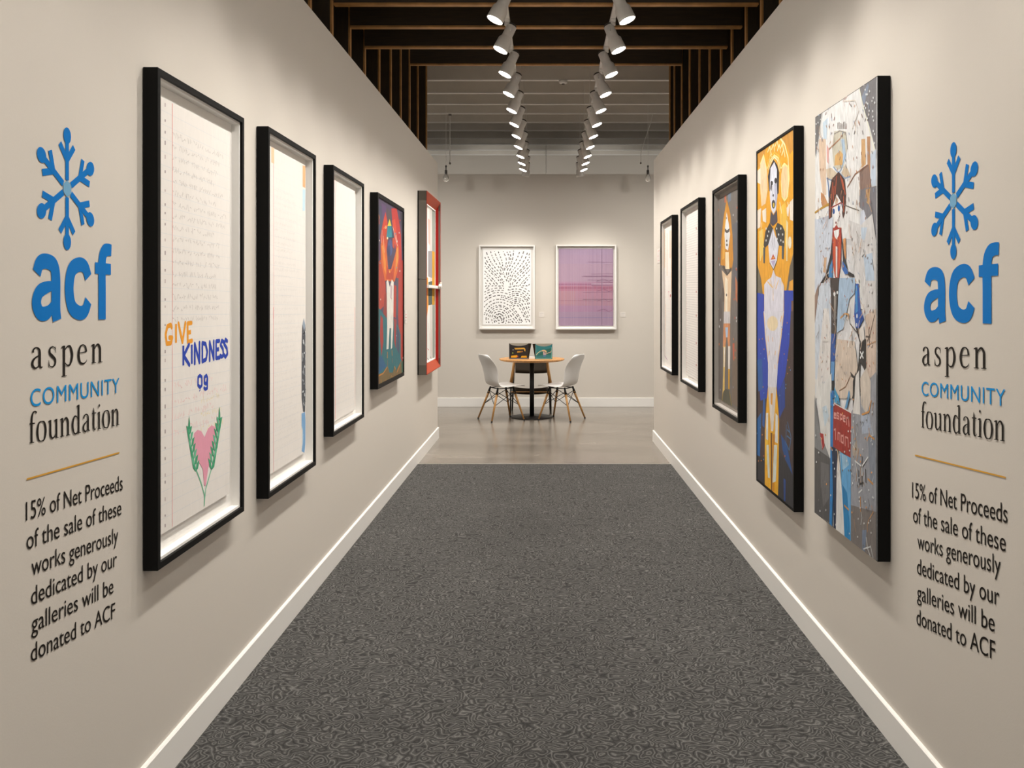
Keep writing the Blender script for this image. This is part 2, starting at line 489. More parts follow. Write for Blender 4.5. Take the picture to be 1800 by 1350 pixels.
TRACK_Z = LAMP_Z + 0.20
TRACKS = {'left': -0.255, 'right': 0.435}
ys = [5.31, 5.95, 6.60, 7.24, 7.87, 8.50, 9.12, 9.76, 10.38, 10.92, 11.45, 11.98]
near = [4.67, 4.03, 3.39, 2.75, 2.11, 1.47, 0.83, 0.19]
for side, X in TRACKS.items():
    s = -1 if side == 'left' else 1
    t = empty('lighting_track', (X, 6.2, TRACK_Z))
    tag(t, 'slim white lighting track carrying the %s row of spotlights' % side, 'track', 'lighting tracks under the joists')
    MB().box(-0.017, 0.017, -6.4, 6.0, 0.0, 0.022).build('rail', M['lamp_white'], t, 0.002)
    for y in (-0.43, 0.05, 0.55):
        MB().box(-0.008, 0.008, y - 0.012, y + 0.012, 0.022, JOIST_Z - TRACK_Z).build('mounting_clip', M['lamp_white'], t)
    for y in (-5.5, -3.0, 2.83, 4.22, 5.50):
        MB().tube([(0, y, 0.02), (0, y, (WHITE_JOIST_Z if y > 3 else 3.835 if y > 2 else DECK_Z) - TRACK_Z)], 0.003, 8).build('suspension_rod', M['lamp_white'], t)
    for i, y in enumerate(ys):
        r = empty('track_spotlight', (X, y, TRACK_Z))
        if i < 8:
            d, w, deg = (s * (0.42 if s < 0 else 0.36), -0.10, -0.90), LAMP_W * (1 if s < 0 else 0.88), 78
        elif i < 11:
            d, w, deg = (s * 0.36, -0.10, -0.90), LAMP_W * 0.9, 84
        else:
            d, w, deg = (s * 0.16, 0.20, -0.90), LAMP_W * 1.15, 98
        build_lamp(r, d, w, deg)
        where = 'nearest the camera at the top of the photo' if i == 0 else ('at the far end, nearest the back wall' if i == 11 else '%s from the camera' % ORD[i])
        tag(r, 'white track spotlight in the %s-hand row, %s' % (side, where), 'spotlight', 'spotlights on the %s track' % side)
    for y in near:
        r = empty('track_spotlight', (X, y, TRACK_Z))
        build_lamp(r, (s * (0.42 if s < 0 else 0.36), -0.10, -0.90), LAMP_W * (0.95 if y > 3 else 0.48) * (1 if s < 0 else 0.9), 78)
        tag(r, 'white track spotlight of the %s-hand row, above and out of the photo' % side, 'spotlight', 'spotlights above the photo on the %s track' % side)

# lamps added out of view, round the corridor corners, to brighten the back wall
for side, s in (('left', -1), ('right', 1)):
    t = empty('lighting_track', (s * 3.2, 10.9, TRACK_Z))
    MB().box(-1.7, 1.7, -0.017, 0.017, 0.0, 0.022).build('rail', M['lamp_white'], t, 0.002)
    for x in (-1.4, 1.4):
        MB().tube([(x, 0, 0.02), (x, 0, DECK_Z - TRACK_Z)], 0.003, 8).build('suspension_rod', M['lamp_white'], t)
    tag(t, 'added track of fill lamps round the corner beyond the %s wall, out of the photo' % side, 'track', 'lighting tracks under the joists')
    for x in (1.75, 2.35, 2.95, 3.55):
        r = empty('track_spotlight', (s * x, 10.9, TRACK_Z))
        build_lamp(r, (-s * 0.45, 0.75, -0.80), LAMP_W * 0.88, 112)
        tag(r, 'added fill spotlight round the corner beyond the %s wall, out of the photo' % side, 'spotlight', 'added fill spotlights of the far room at %s' % side)

# added, unseen fill lamps behind the partition wash the wall and ceiling beyond
t = empty('lighting_track', (0, 14.3, 3.20))
MB().box(-3.2, 3.2, -0.017, 0.017, 0.0, 0.022).build('rail', M['lamp_white'], t, 0.002)
for x in (-3.0, 0.0, 3.0):
    MB().tube([(x, 0, 0.02), (x, 0, DECK_Z - 3.20)], 0.003, 8).build('suspension_rod', M['lamp_white'], t)
tag(t, 'added track of fill lamps hidden behind the back wall partition, out of the photo', 'track', 'lighting tracks under the joists')
for x in (-2.6, -0.9, 0.9, 2.6):
    r = empty('track_spotlight', (x, 14.3, 3.20))
    build_lamp(r, (0, 1.0, 0.18), LAMP_W * 0.75, 110)
    tag(r, 'added fill spotlight hidden behind the back wall partition, out of the photo', 'spotlight', 'added fill spotlights behind the back partition')

# ------------------------------------------------------------------ things on the ceiling of the far room
def bulb(x, label):
    r = empty('bulb_fitting', (x, 12.10, SOFFIT_Z))
    MB().tube([(0, 0, DECK_Z - SOFFIT_Z), (0, 0, -0.02)], 0.0025, 8).build('hanging_wire', M['white_trim'], r)
    MB().lathe([(0.006, 0.012), (0.012, 0.0), (0.012, -0.012), (0.006, -0.02), (0.006, -0.055)], 16).build('cord_grip', M['lamp_dark'], r)
    MB().lathe([(0.010, -0.05), (0.017, -0.055), (0.018, -0.10), (0.014, -0.105)], 16).build('socket', M['lamp_dark'], r)
    MB().lathe([(0.014, -0.10), (0.022, -0.115), (0.036, -0.145), (0.040, -0.168), (0.034, -0.192), (0.018, -0.206), (0.001, -0.209)], 20).build('glass_bulb', M['glass'], r)
    tag(r, label, 'light bulb', 'bare bulbs under the soffit')
bulb((784 - 960) / 1600 * 12.10, 'bare glass bulb in a dark socket hanging above the top end of the left wall')
bulb((1139 - 960) / 1600 * 12.10, 'bare glass bulb in a dark socket hanging above the top end of the right wall')

r = empty('ceiling_sensor', (0.195, 10.41, WHITE_JOIST_Z))
MB().lathe([(0.052, 0.0), (0.052, -0.012), (0.046, -0.030), (0.020, -0.036)], 24).build('housing', M['white_trim'], r)
MB().lathe([(0.018, -0.034), (0.018, -0.044), (0.012, -0.047)], 16).build('detector_cap', M['grey_side'], r)
tag(r, 'small round white sensor fixed under the first white joist', 'sensor')
r = empty('hanging_rod', (-1.298, 12.29, WHITE_JOIST_Z))
MB().tube([(0, 0, 0), (0, 0, -0.65)], 0.006, 8).build('rod', M['white_trim'], r)
MB().lathe([(0.004, -0.65), (0.014, -0.655), (0.014, -0.675), (0.004, -0.68)], 12).build('hook', M['grey_side'], r)
MB().box(-0.02, 0.02, -0.012, 0.012, -0.02, 0.0).build('ceiling_clip', M['grey_side'], r)
tag(r, 'thin white rod hanging straight down from the white joists at left', 'rod')
r = empty('hanging_cable', (1.44, 12.29, WHITE_JOIST_Z))
MB().tube([(0, 0, 0), (-0.03, 0, -0.12), (-0.09, 0, -0.30), (-0.14, 0, -0.46), (-0.16, 0, -0.56), (-0.162, 0, -0.66)], 0.005, 8).build('cable', M['white_trim'], r)
MB().lathe([(0.004, -0.0), (0.012, -0.004), (0.012, -0.02), (0.004, -0.025)], 12, Matrix.Translation((-0.162, 0, -0.65))).build('cable_end', M['grey_side'], r)
tag(r, 'thin white cable drooping from the white joists at right', 'cable')

# ------------------------------------------------------------------ wall lettering
def flat_text(s, extra=0.0, spacing=1.0):
    cu = bpy.data.curves.new('lettering', 'FONT')
    cu.body = s
    cu.size = 1.0
    cu.offset = extra
    cu.space_character = spacing
    cu.resolution_u = 6
    o = bpy.data.objects.new('lettering', cu)
    COL.objects.link(o)
    dg = bpy.context.evaluated_depsgraph_get()
    me = bpy.data.meshes.new_from_object(o.evaluated_get(dg))
    vs = [(v.co.x, v.co.y) for v in me.vertices]
    fs = [tuple(p.vertices) for p in me.polygons]
    bpy.data.objects.remove(o)
    bpy.data.curves.remove(cu)
    bpy.data.meshes.remove(me)
    return vs, fs

def fit_text(mb, vs, fs, x0, x1, z0, z1, ybase, ytop, slope=0.0, y=-0.0015):
    """scale glyph outlines so their width fills x0..x1 and ybase..ytop spans z0..z1; slope tilts the baseline"""
    a = min(v[0] for v in vs); b = max(v[0] for v in vs)
    out = []
    for u, w, *layer in vs:
        X = x0 + (u - a) / (b - a) * (x1 - x0)
        Z = z0 + (w - ybase) / (ytop - ybase) * (z1 - z0) + slope * (X - x0)
        out.append((X, y - 0.00003 * (layer[0] if layer else 0), Z))
    mb.add(out, fs)
    # thin edge so the vinyl has a body
    return mb

# a small upright serif alphabet: every glyph is a set of pen outlines on a unit x-height
def serif_glyphs():
    def curve(pts, n=8):
        # Catmull-Rom through (x, y, half_width, angle-free) points
        P = [Vector(p) for p in pts]
        out = []
        for i in range(len(P) - 1):
            p0, p1, p2, p3 = P[max(i - 1, 0)], P[i], P[i + 1], P[min(i + 2, len(P) - 1)]
            for k in range(n):
                t = k / n
                out.append(0.5 * ((2 * p1) + (p2 - p0) * t + (2 * p0 - 5 * p1 + 4 * p2 - p3) * t * t + (3 * p1 - p0 - 3 * p2 + p3) * t ** 3))
        out.append(P[-1])
        return out
    def pen(pts, closed=False):
        c = curve(pts)
        L, R = [], []
        n = len(c)
        for i in range(n):
            d = c[min(i + 1, n - 1)] - c[max(i - 1, 0)]
            d = Vector((d.x, d.y)).normalized()
            nr = Vector((-d.y, d.x))
            w = c[i].z
            L.append((c[i].x + nr.x * w, c[i].y + nr.y * w)); R.append((c[i].x - nr.x * w, c[i].y - nr.y * w))
        v = R + L
        return v, [(i, i + 1, n + i + 1, n + i) for i in range(n - 1)]
    def rect(x0, x1, y0, y1):
        return [(x0, y0), (x1, y0), (x1, y1), (x0, y1)], [(0, 1, 2, 3)]
    def flag(x, y, l=0.12):        # slanted head serif to the left of a stem
        return [(x, y), (x, y - 0.10), (x - l, y - 0.09), (x - l, y - 0.06)], [(0, 3, 2, 1)]
    S, T = 0.068, 0.022            # stem and hairline half widths
    def stem(x, y0, y1): return rect(x - S, x + S, y0, y1)
    def foot(x, y=0.0, w=0.17): return rect(x - w, x + w, y, y + 0.04)
    G = {}
    arch = lambda x0, x1: pen([(x0 + S, 0.74, T), (x0 + 0.20, 0.93, 0.04), (x1 - 0.14, 0.96, 0.055), (x1 - 0.02, 0.80, S), (x1, 0.55, S), (x1, 0.0, S)])
    G['n'] = (0.92, [stem(0.22, 0, 1.0), flag(0.16, 1.0), foot(0.22), arch(0.22, 0.70), foot(0.70)])
    G['u'] = (0.92, [stem(0.70, 0, 1.0), flag(0.64, 1.0), rect(0.70, 0.86, 0, 0.04), stem(0.22, 0.30, 1.0), flag(0.16, 1.0),
                     pen([(0.22, 0.42, S), (0.24, 0.18, S), (0.36, 0.045, 0.05), (0.52, 0.08, 0.035), (0.66, 0.26, T)])])
    G['i'] = (0.46, [stem(0.23, 0, 1.0), flag(0.17, 1.0), foot(0.23), pen([(0.15, 1.36, 0.005), (0.19, 1.36, 0.065), (0.23, 1.36, 0.082), (0.27, 1.36, 0.065), (0.31, 1.36, 0.005)])])
    G['o'] = (0.86, [pen([(0.43, 1.0, T), (0.22, 0.92, 0.05), (0.12, 0.5, 0.075), (0.22, 0.08, 0.05), (0.43, 0.0, T), (0.64, 0.08, 0.05), (0.74, 0.5, 0.075), (0.64, 0.92, 0.05), (0.43, 1.0, T)])])
    G['e'] = (0.80, [pen([(0.14, 0.58, T), (0.40, 0.60, T), (0.66, 0.62, 0.03)]), pen([(0.66, 0.62, 0.06), (0.60, 0.88, 0.045), (0.42, 0.99, 0.03), (0.22, 0.88, 0.055), (0.12, 0.50, 0.075), (0.22, 0.12, 0.06), (0.44, 0.02, 0.04), (0.62, 0.10, 0.028), (0.70, 0.22, 0.012)])])
    G['s'] = (0.70, [pen([(0.56, 0.70, 0.012), (0.53, 0.90, 0.022), (0.36, 0.98, 0.03), (0.20, 0.88, 0.05), (0.20, 0.68, 0.06), (0.36, 0.52, 0.075), (0.52, 0.36, 0.06), (0.52, 0.14, 0.05), (0.36, 0.015, 0.03), (0.18, 0.08, 0.022), (0.13, 0.32, 0.012)]), rect(0.545, 0.57, 0.68, 0.99), rect(0.12, 0.145, 0.0, 0.34)])
    G['a'] = (0.80, [pen([(0.17, 0.76, 0.05), (0.20, 0.90, 0.045), (0.36, 0.985, 0.03), (0.52, 0.90, 0.05), (0.56, 0.70, S), (0.56, 0.20, S), (0.62, 0.05, 0.045), (0.74, 0.06, 0.012)]),
                     pen([(0.56, 0.62, T), (0.36, 0.54, 0.035), (0.18, 0.40, 0.06), (0.14, 0.20, 0.065), (0.26, 0.04, 0.05), (0.42, 0.06, 0.03), (0.55, 0.20, T)])])
    bowl = [(0.0, 0.78, T), (0.16, 0.95, 0.035), (0.36, 0.93, 0.055), (0.48, 0.50, 0.075), (0.36, 0.08, 0.05), (0.16, 0.02, 0.035), (0.0, 0.16, T)]
    G['p'] = (0.90, [stem(0.22, -0.52, 1.0), flag(0.16, 1.0), foot(0.22, -0.52), pen([(0.27 + x, y, w) for x, y, w in bowl])])
    G['d'] = (0.92, [stem(0.66, 0, 1.58), flag(0.60, 1.58), rect(0.66, 0.84, 0, 0.04), pen([(0.62 - x, y, w) for x, y, w in bowl])])
    G['t'] = (0.52, [pen([(0.24, 1.28, 0.015), (0.25, 1.1, 0.05), (0.25, 0.9, S), (0.25, 0.22, S), (0.32, 0.05, 0.05), (0.42, 0.05, 0.025), (0.50, 0.16, 0.012)]), rect(0.08, 0.48, 0.94, 1.0)])
    G['f'] = (0.52, [pen([(0.24, 0.0, S), (0.24, 0.9, S), (0.25, 1.25, S), (0.34, 1.50, 0.05), (0.48, 1.57, 0.03), (0.60, 1.48, 0.06)]), foot(0.24), rect(0.07, 0.46, 0.94, 1.0)])
    # heavy grotesque initials for the logo
    G['A'] = (0.97, [pen([(0.17, 0.70, 0.115), (0.26, 0.85, 0.115), (0.46, 0.885, 0.115), (0.66, 0.82, 0.125), (0.715, 0.62, 0.13), (0.715, 0.20, 0.13), (0.75, 0.0, 0.125)]),
                     pen([(0.70, 0.53, 0.06), (0.46, 0.50, 0.09), (0.24, 0.42, 0.11), (0.165, 0.25, 0.125), (0.28, 0.11, 0.11), (0.50, 0.13, 0.10), (0.68, 0.28, 0.06)])])
    G['C'] = (0.95, [pen([(0.77, 0.69, 0.115), (0.66, 0.85, 0.115), (0.46, 0.885, 0.115), (0.23, 0.78, 0.13), (0.15, 0.50, 0.135), (0.23, 0.22, 0.13), (0.46, 0.115, 0.115), (0.66, 0.15, 0.115), (0.77, 0.31, 0.115)])])
    G['F'] = (0.66, [pen([(0.30, 0.0, 0.13), (0.30, 0.5, 0.13), (0.30, 0.96, 0.13), (0.38, 1.14, 0.12), (0.52, 1.185, 0.105), (0.64, 1.18, 0.10)]), rect(0.05, 0.62, 0.76, 0.95)])
    return G
GLYPH = serif_glyphs()

def serif_text(s, gap=0.0):
    vs, fs = [], []
    x, layer = 0.0, 0              # overlapping pen shapes get their own hair-thin layer
    for ch in s:
        adv, parts = GLYPH[ch]
        for v, f in parts:
            o = len(vs)
            vs += [(px + x, py, layer) for px, py in v]
            layer += 1
            fs += [tuple(o + i for i in q) for q in f]
        x += adv + gap
    return vs, fs

def snowflake(mb, R):
    w = R * 0.108
    for k in range(6):
        a = math.radians(60 * k + 90)
        d = Vector((math.cos(a), math.sin(a)))
        nrm = Vector((-d.y, d.x))
        mb.stroke([tuple(d * R * 0.14), tuple(d * R * 0.80)], w, -0.0015)
        for sg in (-1, 1):
            a2 = a + sg * math.radians(42)
            b = d * R * 0.47
            e = b + Vector((math.cos(a2), math.sin(a2))) * R * 0.33
            mb.stroke([tuple(b), tuple(e)], w, -0.0012 if sg > 0 else -0.0013)
        c = d * R * 0.87
        mb.poly([tuple(c + d * (math.cos(t) * R * 0.135) + nrm * (math.sin(t) * R * 0.118)) for t in [2 * math.pi * i / 20 for i in range(20)]], -0.0017)
    return mb

def wall_logo(side, D):
    Yc = D['yc']
    loc, rz = wall_frame(side, Yc, 0.0)
    sx = 1 if side == 'L' else -1
    X = lambda Y: (Y - Yc) * sx
    root = empty('wall_logo', loc, rz)
    sf = snowflake(MB(), D['R']).build('snowflake', M['blue'], root)
    sf.location = (X(D['snow'][0]), 0, D['snow'][1])
    hub = MB().poly([(math.cos(t) * D['R'] * 0.14, math.sin(t) * D['R'] * 0.14) for t in [2 * math.pi * i / 6 + 0.52 for i in range(6)]], -0.0020).build('snowflake_hub', M['hub'], sf)
    # heavy initials
    x0, x1, zb0, zb1, xh = D['acf']
    mb = MB()
    vs, fs = serif_text('ACF', 0.0)
    fit_text(mb, vs, fs, X(x0), X(x1), zb0, zb0 + xh, 0.0, max(v[1] for v in vs), (zb1 - zb0) / (X(x1) - X(x0)))
    mb.build('initials', M['blue'], root)
    for key, nm, txt in (('aspen', 'serif_word', 'aspen'), ('found', 'serif_word', 'foundation')):
        x0, x1, zb0, zb1, xh = D[key]
        vs, fs = serif_text(txt, 0.17 if key == 'aspen' else 0.02)
        mb = MB()
        for (v, f) in ((vs, fs),):
            fit_text(mb, v, f, X(x0), X(x1), zb0, zb0 + xh, 0.0, 1.0, (zb1 - zb0) / (X(x1) - X(x0)))
        mb.build(nm, M['ink'], root)
    x0, x1, zb0, zb1, xh = D['comm']
    vs, fs = flat_text('COMMUNITY', 0.0, 1.08)
    mb = MB()
    fit_text(mb, vs, fs, X(x0), X(x1), zb0, zb0 + xh, 0.0, max(v[1] for v in vs), (zb1 - zb0) / (X(x1) - X(x0)))
    mb.build('capitals_word', M['sky_blue'], root)
    x0, x1, zb0, zb1 = D['rule']
    g = MB()
    g.stroke([(X(x0), zb0), (X(x1), zb1)], 0.0042, -0.0015)
    ro = g.build('wall_rule', M['gold'])
    ro.location = loc
    ro.rotation_euler = (0, 0, rz)
    tag(ro, 'thin gold line between logo and donation text on the %s wall' % D['name'], 'line', 'gold lines on the walls')
    tag(root, 'blue snowflake acf logo with aspen COMMUNITY foundation lettering on the %s wall' % D['name'], 'logo', 'foundation logos on the walls')
    n = empty('wall_notice', loc, rz)
    for txt, (x0, x1, zb0, zb1, cap) in zip(LINES, D['lines']):
        vs, fs = flat_text(txt, 0.0, 1.0)
        line = MB()
        fit_text(line, vs, fs, X(x0), X(x1), zb0, zb0 + cap, 0.0, CAPH, (zb1 - zb0) / (X(x1) - X(x0)))
        for word in split_words(line, vs):
            word.build('word', M['ink'], n)
    tag(n, 'six lines of black donation text under the gold line on the ' + D['name'] + ' wall', 'wall text', 'donation texts on the walls')

def split_words(line, vs):
    """cut one lettered line into its words at the wide gaps"""
    spans = sorted((min(vs[i][0] for i in f), max(vs[i][0] for i in f), k) for k, f in enumerate(line.f))
    words, end = [], None
    for x0, x1, k in spans:
        if end is None or x0 - end > 0.17:
            words.append([])
            end = x1
        words[-1].append(k)
        end = max(end, x1)
    out = []
    for w in words:
        mb = MB()
        for k in w:
            mb.add([line.v[i] for i in line.f[k]], [tuple(range(len(line.f[k])))])
        out.append(mb)
    return out

LINES = ['15% of Net Proceeds', 'of the sale of these', 'works generously', 'dedicated by our', 'galleries will be', 'donated to ACF']
_v, _f = flat_text('d')
CAPH = max(v[1] for v in _v)
wall_logo('L', dict(name='left', yc=2.35, R=0.1545, snow=(2.307, 1.800),
    acf=(2.150, 2.541, 1.469, 1.464, 0.210), aspen=(2.147, 2.488, 1.355, 1.348, 0.051), comm=(2.144, 2.587, 1.266, 1.255, 0.042), found=(2.139, 2.585, 1.181, 1.163, 0.047),
    rule=(2.128, 2.587, 1.099, 1.084),
    lines=[(2.125, 2.607, 1.003, 0.974, 0.043), (2.128, 2.599, 0.934, 0.905, 0.043), (2.148, 2.580, 0.867, 0.832, 0.043), (2.147, 2.572, 0.798, 0.767, 0.043), (2.148, 2.552, 0.732, 0.697, 0.043), (2.146, 2.562, 0.664, 0.624, 0.043)]))
wall_logo('R', dict(name='right', yc=2.62, R=0.170, snow=(2.652, 1.807),
    acf=(2.856, 2.387, 1.450, 1.455, 0.216), aspen=(2.870, 2.453, 1.312, 1.332, 0.058), comm=(2.874, 2.355, 1.217, 1.243, 0.044), found=(2.877, 2.356, 1.115, 1.152, 0.052),
    rule=(2.925, 2.353, 1.019, 1.059),
    lines=[(2.948, 2.344, 0.878, 0.943, 0.050), (2.940, 2.353, 0.801, 0.867, 0.050), (2.906, 2.379, 0.724, 0.800, 0.050), (2.909, 2.386, 0.643, 0.716, 0.050), (2.909, 2.411, 0.561, 0.638, 0.050), (2.913, 2.408, 0.480, 0.565, 0.050)]))

